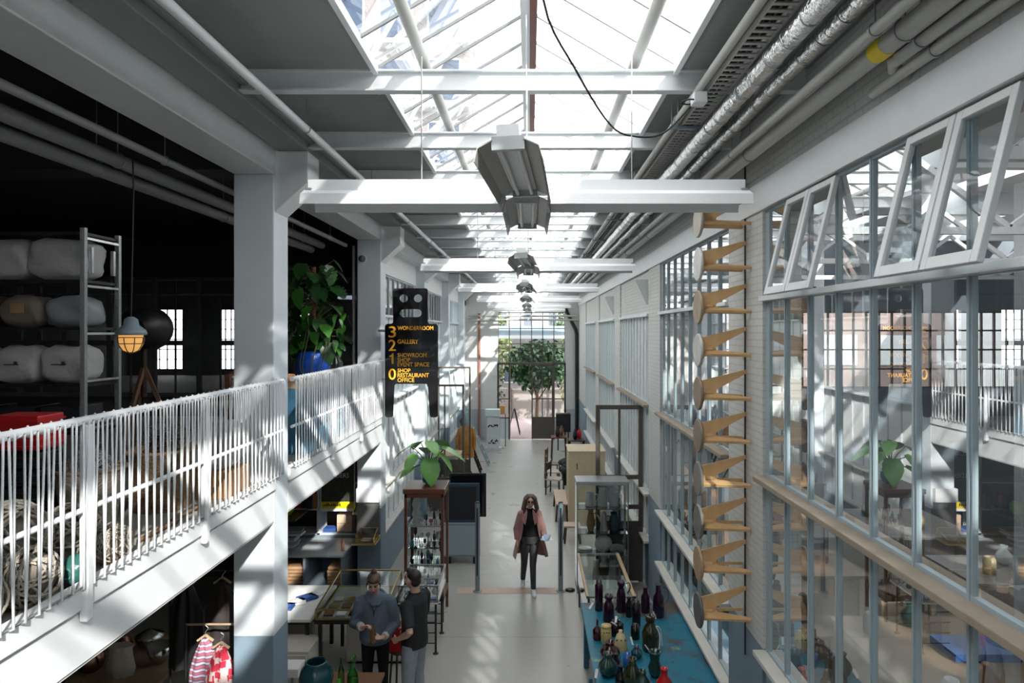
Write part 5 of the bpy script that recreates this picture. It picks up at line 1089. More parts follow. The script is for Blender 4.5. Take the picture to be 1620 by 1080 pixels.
# dark store under the mezzanine
t = thing('trestle_table', 'rough timber table with metal bowls in the dark store below the mezzanine', 'table', (-4.75, 7.9, 0)); MB().box(-.75, .70, -.8, .75, .76, .80).build('tabletop', woodl, t, bevel=.004)
for x in (-.6, .6):
    for y in (-.7, .6): MB().bar((x, y, .76), (x+.12*(1 if x > 0 else -1), y, 0.01), .09, .04).build('leg', woodl, t)
MB().bar((.6, -.7, .7), (.1, -.7, .1), .09, .04).build('brace', woodl, t)
for i, (x, y, n, l, m, pr) in enumerate(((-4.28, 7.9, 'metal_bowl', 'shiny steel bowl on the right of the timber table', silver, [(.06, 0), (.11, .06), (.15, .20), (.145, .20), (.10, .06), (.01, .01)]),
    (-4.95, 7.7, 'copper_jug', 'round dark copper vessel on the left of the timber table', copper, ball(.15, .33)), (-5.15, 7.4, 'copper_jug', 'copper jug nearest the camera on the timber table', copper, jugp(.10, .34)), (-4.85, 8.15, 'copper_jug', 'small copper pot at the back of the timber table', copper, ball(.10, .25)),
    (-4.62, 8.3, 'silver_tureen', 'silver dish behind the cream bag', silver, [(.08, 0), (.15, .08), (.16, .14), (.05, .2), (.01, .22)]))):
    V(n, l, 'vessel', (x, y, .80), pr, m)
q = MB(); rings = []
for z, rx in ((0, .12), (.08, .15), (.22, .13), (.3, .11), (.34, .14)): rings.append([Vector((-4.55+(rx+.015*math.sin(4*a+z*20))*math.cos(a), 7.6+(rx*.6+.01*math.sin(6*a))*math.sin(a), .80+z)) for a in [2*PI*i/24 for i in range(24)]])
tag(q.loft(rings).build('cream_bag', cottonb), 'cream canvas bag standing among the metal bowls', 'bag')
# clothes rail
t = thing('clothes_rail', 'black clothes rail left of the nearest column, under the mezzanine', 'rail', (-3.7, 7.6, 0))
MB().cyl((-.3, 0, 1.98), (.6, 0, 1.98), .015).build('top_bar', black, t)
for x in (-.3, .6): MB().cyl((x, 0, 0.01), (x, 0, 1.98), .015).build('upright', black, t); MB().bar((x, -.3, .02), (x, .3, .02), .04).build('foot', black, t)
def garment(name, label, x, y, z1, z0, w_, m, seed, d=.09, cat='garment', sl=False):
    t = thing(name, label, cat, (x, y, z1)); rg = random.Random(seed); q = MB(); rings = []
    for k in range(9):
        f = k/8; z = (z0-z1)*f; rx = w_*(.35+.75*min(1, f*3))*(1+.12*f) if k else w_*.22; ry = d*(.5+.6*f)
        rings.append([Vector((rx*math.cos(a)*(1+.05*math.sin(9*a+seed)), ry*math.sin(a)*(1+.25*math.sin(7*a+seed+f)), z)) for a in [2*PI*i/40 for i in range(40)]])
    q.loft(rings, caps=False); q.build('cloth', m, t); MB().tube(smooth([(0, 0, 0), (0, 0, .06), (.03, 0, .10), (0, 0, .13)]), .004, 6).build('hanger_hook', galv, t)
    MB().bar((-w_*.6, 0, -.03), (0, 0, .03), .02).bar((w_*.6, 0, -.03), (0, 0, .03), .02).build('hanger', woodl, t)
garment('hanging_coat', 'dark brown coat on the rail left of the nearest column', -3.42, 7.6, 1.86, 1.0, .16, mat('dark_coat', (.035, .028, .026), .85), 1)
garment('hanging_coat', 'black long coat on the rail, left of the brown coat', -3.82, 7.6, 1.86, .9, .15, black, 2)
t = thing('low_rail', 'low rail with pale wooden hangers beside the nearest column', 'rail', (-3.2, 7.25, 0)); MB().cyl((-.45, 0, 1.52), (.33, 0, 1.52), .012).build('top_bar', woodl, t)
for x in (-.45, .33): MB().cyl((x, 0, 0.01), (x, 0, 1.52), .014).build('upright', black, t)
garment('patterned_dress', 'blue, orange and white striped dress hanging left of the red one', -3.42, 7.2, 1.40, .45, .14, striped, 3)
garment('patterned_dress', 'red and white checked dress hanging next to the nearest column', -3.22, 7.12, 1.36, .30, .145, redcloth, 4)
garment('hanging_garment', 'cream garment hanging right at the column edge', -3.02, 7.25, 1.40, .7, .11, cottonb, 5)
garment('hanging_garment', 'plum-coloured garment below the cream one', -2.97, 7.35, 1.0, .2, .12, mat('plum', (.20, .02, .07), .8), 6)
# red square basket held by the man's far side
t = thing('red_basket', 'red plastic crate standing between the two talking people', 'basket', (-1.66, 8.72, .58)); q = MB(); rings = []
for z, a_ in ((0, .13), (.30, .16)): rings.append([Vector((a_*sx, a_*.75*sy_, z)) for sx, sy_ in ((-1, -1), (1, -1), (1, 1), (-1, 1))])
q.loft(rings, smooth=False); q.build('body', red, t, bevel=.01); MB().tube([(-.17, -.12, .30), (.17, -.12, .30), (.17, .12, .30), (-.17, .12, .30), (-.17, -.12, .30)], .01).build('rim', red, t)
t = thing('stool_stand', 'dark round stool under the red crate', 'stool', (-1.66, 8.72, 0)); MB().lathe([(.13, .55), (.14, .56), (.14, .575), (.01, .578)]).build('seat', woodd, t)
for a in (0.5, 2.07, 3.64, 5.2): MB().cyl((.1*math.cos(a), .1*math.sin(a), .55), (.14*math.cos(a), .14*math.sin(a), .01), .014).build('leg', woodd, t)

# ================================================================ goods on the mezzanine
MF = 3.14
t = thing('storage_rack', 'tall black shop rack with chrome uprights stocked with bagged white shirts', 'rack', (-5.2, 6.25, MF))
for x in (-3.92, -6.6):
    for y in (6.0, 6.5):
        q = MB(); q.box(x-.02, x+.02, y-.02, y+.02, MF, MF+2.4); z = MF+.05
        while z < MF+2.38: q.ell((x, y, z), (.027, .027, .012), 8, 4); z += .07
        q.build('upright', galv, t, world=True)
q = MB()
for i in range(6): z = MF+.2+.42*i; MB().box(-3.93, -3.9, 6.02, 6.48, z, z+.02).build('rung', silver, t, world=True)
MB().box(-3.93, -3.9, 6.08, 6.11, 5.15, 5.38).build('rung_strut', silver, t, world=True); MB().box(-3.93, -3.9, 6.4, 6.43, 5.15, 5.38).build('rung_strut', silver, t, world=True)
for z in (3.30, 3.72, 4.14, 4.64, 5.06, 5.48): MB().box(-6.6, -3.92, 6.0, 6.5, z, z+.025).build('shelf', black, t, world=True)
def softbag(name, label, c, s, m, seed, cat='bag', lab=None, group=None, thin=0):
    t = thing(name, label, cat, c, 0, group); q = MB(); rings = []; rg = random.Random(seed)
    N = 28
    for k in range(9):
        f = k/8; ww = (1-abs(2*f-1)**6)**.5 if 0 < k < 8 else .55
        rings.append([Vector((s[0]*.5*ww*(abs(math.cos(a))**.42)*(1 if math.cos(a) > 0 else -1)*(1+.05*math.sin(3*a+seed+k)), s[1]*.5*ww*(abs(math.sin(a))**.42)*(1 if math.sin(a) > 0 else -1)*(1+.08*math.sin(5*a+seed*2+k)), s[2]*(f+.03*math.sin(2*a+seed)*(0 < k)))) for a in [2*PI*i/N for i in range(N)]])
    q.loft(rings); q.build('bundle', m, t)
    if lab: (MB().box(-.07, .06, -s[1]*.53-.004, -s[1]*.53, s[2]*.50, s[2]*.53).box(.02, .05, -s[1]*.53-.004, -s[1]*.53, s[2]*.50, s[2]*.6) if thin else MB().box(-.06, .06, -s[1]*.53-.004, -s[1]*.53, s[2]*.45, s[2]*.75)).build('chest_print' if thin else 'label_card', lab, t)
    return t
for i in range(5): softbag('shirt_bag', 'large soft white bag, %s on the top rack shelf' % ['rightmost', 'second from the right', 'third from the right', 'fourth from the right', 'leftmost'][i], (-4.2-.52*i, 6.2, 5.087), (.55, .36, .37), cottonw, i)
for i in range(6): softbag('shirt_pack', '%s folded shirt pack, %s on the middle rack shelf' % (['clear-wrapped grey', 'beige', 'dull brown', 'gold-wrapped', 'grey', 'beige'][i], ['rightmost', 'second from the right', 'third from the right', 'fourth from the right', 'fifth from the right', 'leftmost'][i]), (-4.12-.40*i, 6.2, 4.667), (.38, .34, .28), [mat('grey_shirt', (.30, .33, .36), .3), mat('beige_shirt', (.22, .18, .15), .7), mat('brown_shirt', (.12, .09, .07), .7), brass, mat('grey_shirt2', (.2, .2, .2), .6), mat('beige_shirt', (.2, .17, .14), .7)][i], i+10, 'shirt pack', kraft if i == 1 else None)
for i in range(6): softbag('shirt_pack', 'white folded T-shirt with dark print, %s on the lower rack shelf' % ['rightmost', 'second from the right', 'third from the right', 'fourth from the right', 'fifth from the right', 'leftmost'][i], (-4.15-.42*i, 6.2, 4.167), (.42, .34, .33), cottonw, i+20, 'shirt pack', navy, thin=1)
for i in range(6): tag(MB().rbox((-4.15-.4*i, 6.2, 3.747+.11), (.34, .34, .22)).rbox((-4.15-.4*i, 6.02, 3.85), (.1, .01, .1)).build('dark_box', mat('dark_pack', (.02, .022, .03), .3), bevel=.01), 'dark plastic-wrapped pack, %s below the T-shirt shelf' % ['rightmost', 'second from the right', 'third from the right', 'fourth from the right', 'fifth from the right', 'leftmost'][i], 'pack')
t = thing('crate_stack', '', 'crate', (-3.7, 5.0, MF)); bpy.data.objects.remove(t)
for i in range(6):
    t = thing('plastic_crate', ('red plastic crate, topmost of the stack behind the railing' if i == 5 else 'black plastic crate, %s in the stack' % ['lowest', 'second from the floor', 'third from the floor', 'fourth from the floor', 'directly under the red one'][i]), 'crate', (-3.72, 5.05, MF+.125*i if i < 5 else MF+.63)); h = .12 if i < 5 else .26; m = black if i < 5 else red
    MB().box(-.18, .18, -.14, .14, 0, h-.01).build('tub', m, t, bevel=.01); q = MB()
    for k in range(2 if i < 5 else 5): z = .02+k*(h-.03)/(2 if i < 5 else 5); q.box(-.19, .19, -.15, .15, z, z+.012)
    q.build('ribs', m, t)
# bulkhead lamp
t = thing('cage_lamp', 'industrial cage lamp with a warm glowing glass, hanging beside the rack', 'lamp', (-3.27, 5.6, 4.58)); gl = mat('lamp_amber', (.5, .28, .08), .2, emit=(1, .50, .14), es=.55)
MB().lathe([(.02, -.12), (.06, -.105), (.085, -.06), (.09, .0), (.09, .03)]).build('amber_glass', gl, t); MB().lathe([(.11, .02), (.12, .03), (.11, .06), (.06, .10), (.05, .15), (.02, .17)]).build('cap', greyf, t)
MB().ell((0, 0, -.02), .018).build('bulb', mat('bulb', (1, .7, .4), emit=(1, .62, .25), es=14), t)
q = MB(); q.ring((0, 0, 0), .097, .004).ring((0, 0, -.05), .093, .004)
for a in range(4): q.ring((0, 0, 0.0), .1, .004, 14, 5, Matrix.Rotation(a*PI/4, 3, 'Z')@Matrix.Rotation(-PI/2, 3, 'X')@Matrix.Scale(1.3, 3, (0, 1, 0)), 0, PI)
q.build('wire_cage', brownf, t); MB().tube([(0, 0, .16), (.02, 0, 1.2), (0, 0, 2.25)], .006, 6).build('cable', rubber, t)
# tripod spotlight
t = thing('studio_light', 'black drum spotlight on a tripod, silhouetted on the mezzanine', 'lamp', (-4.35, 7.7, MF)); MB().lathe([(.24, -.25), (.25, -.2), (.22, .2), (.1, .28)], (0, 0, 1.52), 20, Matrix.Rotation(PI/2, 3, 'X')@Matrix.Rotation(.2, 3, 'Y')).build('lamp_head', black, t); MB().cyl((0, 0, .75), (0, 0, 1.32), .03).build('column', woodd, t)
for a in (.3, 2.4, 4.5): MB().bar((0, 0, 1.1), (.42*math.cos(a), .42*math.sin(a), 0.01), .04).build('leg', wood, t)
# baskets, balls
def basket(label, x, y, r0, r1, h, m, items):
    t = thing('wicker_basket', label, 'basket', (x, y, MF)); MB().lathe([(r0, 0), (r0*1.02, .02), (r1, h), (r1*1.06, h+.01), (r1*1.06, h+.04), (r1, h+.045), (r1*.94, h), (r0*.9, .03)], n=30).build('body', m, t)
    MB().ring((0, 0, h+.03), r1*1.04, .018, 30, 6).build('rim', wickd, t)
basket('wide wicker tub heaped with wire goods behind the railing, left of two', -3.35, 5.2, .17, .23, .42, wicker, 0)
basket('tall brown wicker tub heaped with wire goods behind the railing, right of two', -3.12, 5.78, .22, .26, .46, wickd, 0)
rg = random.Random(9)
for k_, (x, y, z) in enumerate(((-3.35, 5.2, 3.60), (-3.12, 5.78, 3.65))):
    q = MB()
    for i in range(26):
        M = Matrix.Rotation(rg.uniform(-.9, .9), 3, 'X')@Matrix.Rotation(rg.uniform(-.9, .9), 3, 'Y'); q.ring((x+rg.uniform(-.12, .12), y+rg.uniform(-.12, .12), z+rg.uniform(0, .12)), rg.uniform(.06, .14), .004, 14, 4, M)
    tag(q.build('wire_tangle', [galv, rubber][k_]), 'tangle of %s wire goods heaped in the %s wicker tub' % (('pale', 'black')[k_], ('left', 'right')[k_]), 'wire goods', kind='stuff')
for i, (x, y, r_, l) in enumerate(((-2.72, 3.70, .16, 'large grey rattan ball on the mezzanine floor behind the near railing'), (-2.97, 4.40, .19, 'grey rattan ball between the large one and the teal float'), (-3.36, 4.25, .2, 'grey rattan ball behind the two front ones'), (-2.70, 4.40, .13, 'pale rattan ball right of the near railing post'), (-2.76, 3.34, .17, 'rattan ball at the left edge, lowest in the pile'), (-3.03, 3.98, .2, 'rattan ball resting on top of the others'))):
    t = thing('rattan_ball', l, 'rattan ball', (x, y, MF+r_+(.10 if i == 5 else 0))); rg = random.Random(i); MB().ell((0, 0, 0), r_*.86, 16, 10).build('core', mat('rattan_core', (.20, .17, .14), .9), t); q = MB()
    for k in range(24): q.ring((0, 0, 0), r_*rg.uniform(.92, 1.0), r_*.045, 26, 5, Matrix.Rotation(rg.uniform(0, 6), 3, 'X')@Matrix.Rotation(rg.uniform(0, 6), 3, 'Y'))
    q.build('rattan_strands', wicker, t)
t = thing('glass_float', 'teal glass fishing float by the near railing post', 'float', (-2.67, 4.02, MF+.09)); MB().ell((0, 0, 0), .09, 24, 16).build('ball', mat('float_teal', (.035, .15, .13), .3, bump=.4, bscale=30), t); MB().ring((.0, -.087, 0), .03, .008, 14, 6, Matrix.Rotation(PI/2, 3, 'X')).build('rope_knot', mat('float_rope', (.06, .2, .18), .8), t)
t = thing('round_side_table', 'small round table behind the railing with a water bottle on it', 'table', (-3.25, 6.95-.9+1.6, MF)); MB().lathe([(.3, .66), (.31, .67), (.31, .69), (.3, .7), (.01, .7)], n=30).build('tabletop', woodl, t); MB().cyl((0, 0, 0.02), (0, 0, .66), .025).build('stem', black, t); MB().lathe([(.2, 0), (.2, .015), (.03, .03)]).build('base', black, t)
V('water_bottle', 'clear water bottle with a pale blue label on the round side table', 'bottle', (-3.3, 7.6, MF+.7), [(.035, 0), (.038, .02), (.038, .17), (.014, .24), (.014, .28)], glassc, extra=(('label_band', MB().lathe([(.039, .06), (.039, .13)]), mat('pale_blue_label', (.35, .65, .75), .5)), ('cap', MB().lathe([(.016, .27), (.016, .295), (.001, .296)]), paper)))
softbag('plastic_sack', 'big crumpled white plastic sack behind the railing, left of the nearest column', (-2.83, 6.22, MF+.25), (.40, .46, .42), plastic, 33, 'sack')
tag(MB().box(-3.03, -2.63, 6.06, 6.42, MF, MF+.25).build('cardboard_box', kraft, bevel=.005), 'cardboard box under the crumpled white plastic sack', 'box')
for i, (x, y, l) in enumerate(((-2.75, 5.05, 'nearer'), (-2.78, 5.55, 'farther'))): 
    t = thing('folded_umbrella', 'thin dark stick lying on the mezzanine floor behind the railing, %s one' % l, 'stick', (x, y, MF+.02)); MB().cyl((0, -.25, 0), (.02, .28, 0.01), .015).build('shaft', wood, t)
tag(MB().rbox((-3.55, 8.2, MF+.5), (.06, .3, 1.0), rx=.1).build('brown_plank', wood), 'brown plank leaning on the mezzanine near the glazed partition', 'plank')
struct(MB().box(2.46, 14, -10, 16, 0, .012).build('floor_right', mat('dark_boards', (.12, .09, .07), .5)))
# ================================================================ room behind the right windows: workshop tables and shelves
def bigtable(label, x, y, w_, l, h, m):
    t = thing('work_table', label, 'table', (x, y, 0)); MB().box(-w_/2, w_/2, -l/2, l/2, h-.05, h).build('tabletop', m, t, bevel=.005)
    for sx in (-1, 1):
        for sy_ in (-1, 1): MB().box(sx*(w_/2-.08)-.04, sx*(w_/2-.08)+.04, sy_*(l/2-.1)-.04, sy_*(l/2-.1)+.04, 0, h-.05).build('leg', woodl, t)
    return t
pal = mat('pale_top', (.30, .27, .25), .35)
bigtable('large timber work table behind the lower panes of the near right window', 4.75, 7.6, 1.7, 2.6, .92, mat('bench_timber', (.24, .165, .105), .6, var=.15)); bigtable('wide pale work table at the back of the right-hand room', 6.4, 13.2, 3.4, 2.0, .95, pal)
bigtable('smaller pale work table in front of the wide one', 7.3, 10.6, 1.6, 1.3, .95, pal); bigtable('brown bench table beyond the timber work table', 4.6, 11.2, 1.3, 1.3, .85, wood)
for i, (x, y, w_, h) in enumerate(((2.9, 10.6, .5, 2.0), (2.9, 13.2, .5, 2.0), (10.4, 13.0, 1.0, 1.8), (9.6, 7.5, .5, 2.4))):
    t = thing('workshop_shelf', 'wooden workshop shelf %s in the right-hand room' % ['nearest the wall beside the stools', 'deeper in beside the wall', 'at the far back', 'on the far side'][i], 'shelf', (x, y, 0)); q = MB()
    for sy_ in (-.75, .75): q.box(-w_/2, w_/2, sy_-.02, sy_+.02, 0, h)
    q.build('sides', wood, t)
    for k_ in range(5): MB().box(-w_/2, w_/2, -.73, .73, .1+k_*h*.22, .13+k_*h*.22).build('shelf_board', wood, t)
    for k_ in range(4):
        for j in range(4):
            tag(MB().rbox((x+R.uniform(-.08, .08), y-.55+.36*j, .13+k_*h*.22+.10), (w_*.6, .24, .2)).build('stored_box', [kraft, woodr, navy, cottonb, greyf][(i+j*2+k_) % 5]), '%s block, workshop shelf %s, level %s, %s' % (['brown', 'red-brown', 'navy', 'cream', 'grey'][(i+j*2+k_) % 5], ['beside the stools', 'deeper in', 'at the back', 'on the far side'][i], ['one', 'two', 'three', 'four'][k_], ['first', 'second', 'third', 'fourth'][j]), 'box')
for i, (x, y, rz, m) in enumerate(((3.3, 7.0, 1.3, woodl), (3.4, 8.3, 1.2, wood), (3.9, 9.5, .2, wood), (5.0, 9.6, 3.3, woodl), (5.9, 11.0, 2, wood), (7.2, 9.2, 3, woodd))): chair('workshop chair in the right-hand room, %s' % ['pale, left of the timber table, nearer', 'brown, left of the timber table, farther', 'brown, beyond the timber table on the left', 'pale, beyond the timber table', 'brown, right of the brown bench table', 'dark, before the smaller pale table'][i], x, y, rz, m)
tag(MB().box(2.6, 2.66, 3.0, 5.6, 0.012, .88).build('plywood_sheet', woodl), 'long pale timber panel standing behind the near right window', 'panel')
tag(MB().rbox((5.15, 7.9, .965), (.75, .5, .09)).build('blue_case', mat('blue_case', (.02, .10, .32), .4)), 'blue flat case lying on the timber work table', 'case')
for i in range(10):
    x, y = [(4.2, 6.8), (4.7, 7.0), (4.2, 8.4), (4.8, 8.6), (7.0, 10.4), (7.5, 10.8), (6.0, 12.8), (5.6, 13.4), (6.7, 13.6), (7.3, 12.8)][i]; h = .92 if i < 4 else .95
    V('workshop_pot', '%s pot on the %s' % (['white', 'brown', 'grey', 'green', 'cream'][i % 5], ['timber work table, front', 'timber work table, front right', 'timber work table, back', 'timber work table, back right', 'smaller pale work table, left', 'smaller pale work table, right', 'wide pale work table, front left', 'wide pale work table, far left', 'wide pale work table, back', 'wide pale work table, front right'][i]), 'pot', (x, y, h), ball(.12, .3) if i % 2 else cyl_(.09, .25), [porc, wood, galv, greeng, cerac][i % 5])
# ================================================================ people
def rmesh(mb, name, m, parent, vox=.009, sm=4, label=None):
    o = mb.build(name, m, parent, smooth=True)
    q = o.modifiers.new('r', 'REMESH'); q.mode = 'VOXEL'; q.voxel_size = vox; q.use_smooth_shade = True
    if sm: q = o.modifiers.new('s', 'SMOOTH'); q.iterations = sm; q.factor = .5
    if label: o['label'] = label
    return o
def hand(mb, wrist, dirv, palm_n, s=1.0, curl=.5, thumb_side=1):
    """palm, four bent fingers of unequal length and a thumb off the side"""
    w_ = Vector(wrist); d = Vector(dirv).normalized(); n = Vector(palm_n); n = (n-d*n.dot(d)).normalized(); sd = d.cross(n)*thumb_side
    mb.tube([w_-d*.02, w_+d*.03, w_+d*.075, w_+d*.09], [(.022*s, .015*s), (.036*s, .015*s), (.040*s, .014*s), (.034*s, .010*s)], 12, up=n)
    for i, (o, L) in enumerate(((.028, .068), (.010, .076), (-.009, .070), (-.027, .055))):
        b = w_+d*.083+sd*o*s; a = curl*(.5+.1*i); p1 = b+(d*math.cos(a)+n*math.sin(a))*L*.45; p2 = p1+(d*math.cos(a*2.2)+n*math.sin(a*2.2))*L*.32; p3 = p2+(d*math.cos(a*3.2)+n*math.sin(a*3.2))*L*.25
        mb.tube([b-d*.02, b, p1, p2, p3], [.009*s, .009*s, .0085*s, .008*s, .006*s], 8)
    b = w_+d*.03+sd*.03*s; mb.tube([b-sd*.015, b+(sd*.6+d*.6+n*.2)*.028, b+(sd*.45+d*.9+n*.5)*.055], [.013*s, .011*s, .008*s], 8)
def arm(mb, sh, el, wr, s=1.0): mb.tube([sh, Vector(sh).lerp(Vector(el), .35), el, Vector(el).lerp(Vector(wr), .3), wr], [.050*s, .046*s, .038*s, .039*s, .025*s], 12)
def headm(mb, c, M, s=1.0):
    c = Vector(c)
    def P(x, y, z): return c+M@(Vector((x, y, z))*s)
    def E(p, r): mb.ell(P(*p), tuple(q*s for q in r), 16, 12, M)
    E((0, .012, .03), (.074, .094, .086)); E((0, -.018, -.03), (.060, .070, .075)); E((0, -.045, -.082), (.030, .032, .024))
    E((-.034, -.058, -.02), (.026, .022, .026)); E((.034, -.058, -.02), (.026, .022, .026)); E((0, -.072, .042), (.045, .02, .018))
    mb.tube([P(0, -.082, .022), P(0, -.102, -.012), P(0, -.108, -.022)], [.008*s, .012*s, .014*s], 8); E((0, -.086, -.050), (.024, .014, .013))
    for sx in (-1, 1): E((sx*.076, .008, -.004), (.010, .020, .031))
def facep(t, c, M, s=1.0, closed=False):
    c = Vector(c)
    def P(x, y, z): return c+M@(Vector((x, y, z))*s)
    for sx in (-1, 1):
        MB().ell(P(sx*.030, -.080, .008), (.015*s, .008*s, .005*s if closed else .009*s), 12, 8, M).build('eye', eyem, t); MB().tube([P(sx*.015, -.089, .030), P(sx*.032, -.087, .036), P(sx*.050, -.076, .031)], .0045*s, 6).build('eyebrow', hairb, t)
    MB().tube([P(-.024, -.088, -.051), P(0, -.1005, -.048), P(.024, -.088, -.051)], [.003*s, .0065*s, .003*s], 8).build('mouth', lipm, t)
Ident = Matrix.Identity(3)
# --- walking woman
t = thing('person', 'woman walking towards the camera in a long dusty-pink coat, folded papers in hand', 'person', (0.0, 12.25, 0), .05)
hc = (.01, -.02, 1.585); HM = Matrix.Rotation(.10, 3, 'X')
b = MB(); headm(b, hc, HM); b.tube([(0, .01, 1.36), (0, .0, 1.44), (.005, -.01, 1.52)], [.06, .048, .05], 12)
b.tube([(0, .0, .88), (0, 0, 1.0), (0, .005, 1.12), (0, .0, 1.28), (0, .01, 1.38), (0, .01, 1.41)], [(.155, .105), (.14, .095), (.115, .08), (.145, .095), (.14, .07), (.07, .05)], 20, up=(0, 1, 0))
KR, AR = (-.10, -.02, .48), (-.115, .18, .13); KL, AL = (.05, -.13, .49), (.055, -.22, .09)
b.tube([(-.085, 0, .90), KR, AR], [.085, .052, .034], 12); b.tube([(.085, 0, .90), KL, AL], [.085, .052, .034], 12)
for s, sh, el, wr in ((-1, (-.165, .01, 1.36), (-.235, .03, 1.09), (-.225, -.03, .87)), (1, (.165, .01, 1.36), (.235, .02, 1.11), (.26, -.17, .99))): arm(b, sh, el, wr, .9)
hand(b, (-.225, -.03, .87), (.05, -.05, -1), (.9, -.2, 0), .95, .35, 1); hand(b, (.26, -.17, .99), (.25, -.9, .1), (-.5, 0, -.8), .95, .8, 1)
rmesh(b, 'body', skin, t, .008, 2)
q = MB(); q.tube([(0, .0, .86), (0, 0, 1.0), (0, .0, 1.12), (0, -.01, 1.28), (0, .0, 1.39), (0, .0, 1.46)], [(.16, .11), (.15, .105), (.128, .092), (.155, .108), (.135, .078), (.062, .055)], 24, up=(0, 1, 0)); rmesh(q, 'black_turtleneck', blackc, t, .01, 2)
q = MB(); q.tube([(0, .0, .84), (0, 0, .97)], [(.165, .115), (.155, .11)], 20, up=(0, 1, 0)); q.tube([(-.085, 0, .90), KR, AR], [.092, .060, .046], 14); q.tube([(.085, 0, .90), KL, AL], [.092, .060, .046], 14); rmesh(q, 'black_trousers', mat('charcoal_trousers', (.028, .028, .028), .6), t, .011, 2)
def shoe(t, a, toe, m, sole, lift=0):
    a = Vector(a); d = Vector((toe[0], toe[1], 0)).normalized(); g = Vector((a.x, a.y, 0)); M = Matrix(((d.y, d.x, 0), (-d.x, d.y, 0), (0, 0, 1)))
    q = MB(); z0 = a.z-.085
    q.tube([g-d*.055+Vector((0, 0, z0+.035)), g+Vector((0, 0, z0+.05)), g+d*.10+Vector((0, 0, z0+.035)), g+d*.17+Vector((0, 0, z0+.026)), g+d*.20+Vector((0, 0, z0+.022))], [(.03, .03), (.038, .045), (.042, .032), (.038, .022), (.02, .012)], 12, up=(0, 0, 1)); q.tube([a, a-Vector((0, 0, .05))], [.042, .04], 12)
    o = rmesh(q, 'shoe', m, t, .007, 2)
    q = MB(); q.tube([g-d*.06+Vector((0, 0, z0+.01)), g+Vector((0, 0, z0+.01)), g+d*.1+Vector((0, 0, z0+.01)), g+d*.2+Vector((0, 0, z0+.01))], [(.03, .012), (.04, .012), (.045, .012), (.022, .012)], 12, up=(0, 0, 1)); q.build('sole', sole, None).parent = o
shoe(t, AL, (.05, -1), mat('white_sneaker', (.70, .72, .74), .6), paper); shoe(t, AR, (-.05, -1), mat('white_sneaker', (.7, .72, .74)), paper)
coatm = mat('dusty_pink_wool', (.34, .17, .155), .85, var=.08, bump=.2, bscale=30, sheen=.3)
q = MB(); N = 44; rings = []
for k in range(15):
    f = k/14; z = 1.43-.86*f; gap = .42+.62*f**.8; sw = .03*f
    rx = [.075, .155, .192, .198, .196, .194, .200, .212, .228, .244, .260, .276, .290, .302, .312][k]; ry = [.062, .088, .112, .122, .122, .122, .128, .137, .147, .156, .166, .176, .185, .195, .203][k]
    ring = []
    for j in range(N+1):
        a = -PI/2+gap+(2*PI-2*gap)*j/N; w_ = 1+.045*f*math.sin(a*5+.6); ring.append(Vector((rx*w_*math.cos(a)+sw*.5, ry*w_*math.sin(a)+.01+.03*f, z+(-.02*f*math.sin(a*2)))))
    rings.append(ring)
q.loft(rings, closed=False, caps=False); o = q.build('coat', coatm, t, solid=.014, sub=1); o['label'] = 'long dusty-pink coat worn open'
for s, sh, el, wr in ((-1, (-.150, .01, 1.375), (-.24, .03, 1.09), (-.228, -.02, .905)), (1, (.150, .01, 1.375), (.24, .02, 1.11), (.258, -.14, 1.0))): q = MB(); q.ell(Vector(sh)+Vector((0, 0, -.01)), (.068, .064, .062)); q.tube([sh, Vector(sh).lerp(Vector(el), .3), el, wr], [.066, .066, .057, .047], 14); rmesh(q, 'coat_sleeve', coatm, t, .011, 3)
for s in (-1, 1):
    q = MB(); pts = [Vector((s*.055, -.055, 1.455)), Vector((s*.125, -.09, 1.36)), Vector((s*.145, -.115, 1.28)), Vector((s*.085, -.128, 1.19)), Vector((s*.06, -.118, 1.30)), Vector((s*.045, -.08, 1.42))]
    q.add(pts, [(0, 1, 2, 3, 4, 5)]); q.build('lapel', coatm, t, solid=.012)
hm = MB(); 
def HP(x, y, z): return Vector(hc)+HM@Vector((x, y, z))
hm.ell(HP(0, .03, .045), (.086, .098, .082), 16, 12, HM); hm.ell(HP(0, .06, -.03), (.085, .06, .09))
for s in (-1, 1):
    for k in range(4): hm.tube([HP(s*(.012+.008*k), -.045+.035*k, .108), HP(s*(.074+.006*k), -.04+.035*k, .05), HP(s*(.086+.008*k), -.025+.03*k, -.04), HP(s*(.10+.012*k), -.015+.02*k, -.12-.01*k), HP(s*(.12+.008*k), -.03+.02*k, -.21)], [.02, .026, .028, .028, .010], 8)
rmesh(hm, 'hair', hairb, t, .008, 2); facep(t, hc, HM)
q = MB()
for s in (-1, 1): q.ring(HP(s*.030, -.092, .006), .021, .003, 16, 5, HM@Matrix.Rotation(PI/2, 3, 'X')); q.tube([HP(s*.05, -.09, .01), HP(s*.08, -.03, .01)], .0025, 5)
q.tube([HP(-.01, -.095, .008), HP(.01, -.095, .008)], .003, 5); q.build('glasses', black, t)
t2 = thing('folded_papers', 'folded blue and white papers in the walking woman\'s left hand', 'papers', (.28, 11.99, 1.0)); MB().rbox((0, -.01, .012), (.13, .17, .008), rx=.35, rz=-.4).build('top_sheet', mat('blue_grey_print', (.25, .32, .45), .5), t2); MB().rbox((.03, -.01, .0), (.16, .15, .008), rx=.3, rz=.3).build('lower_sheet', paper, t2)
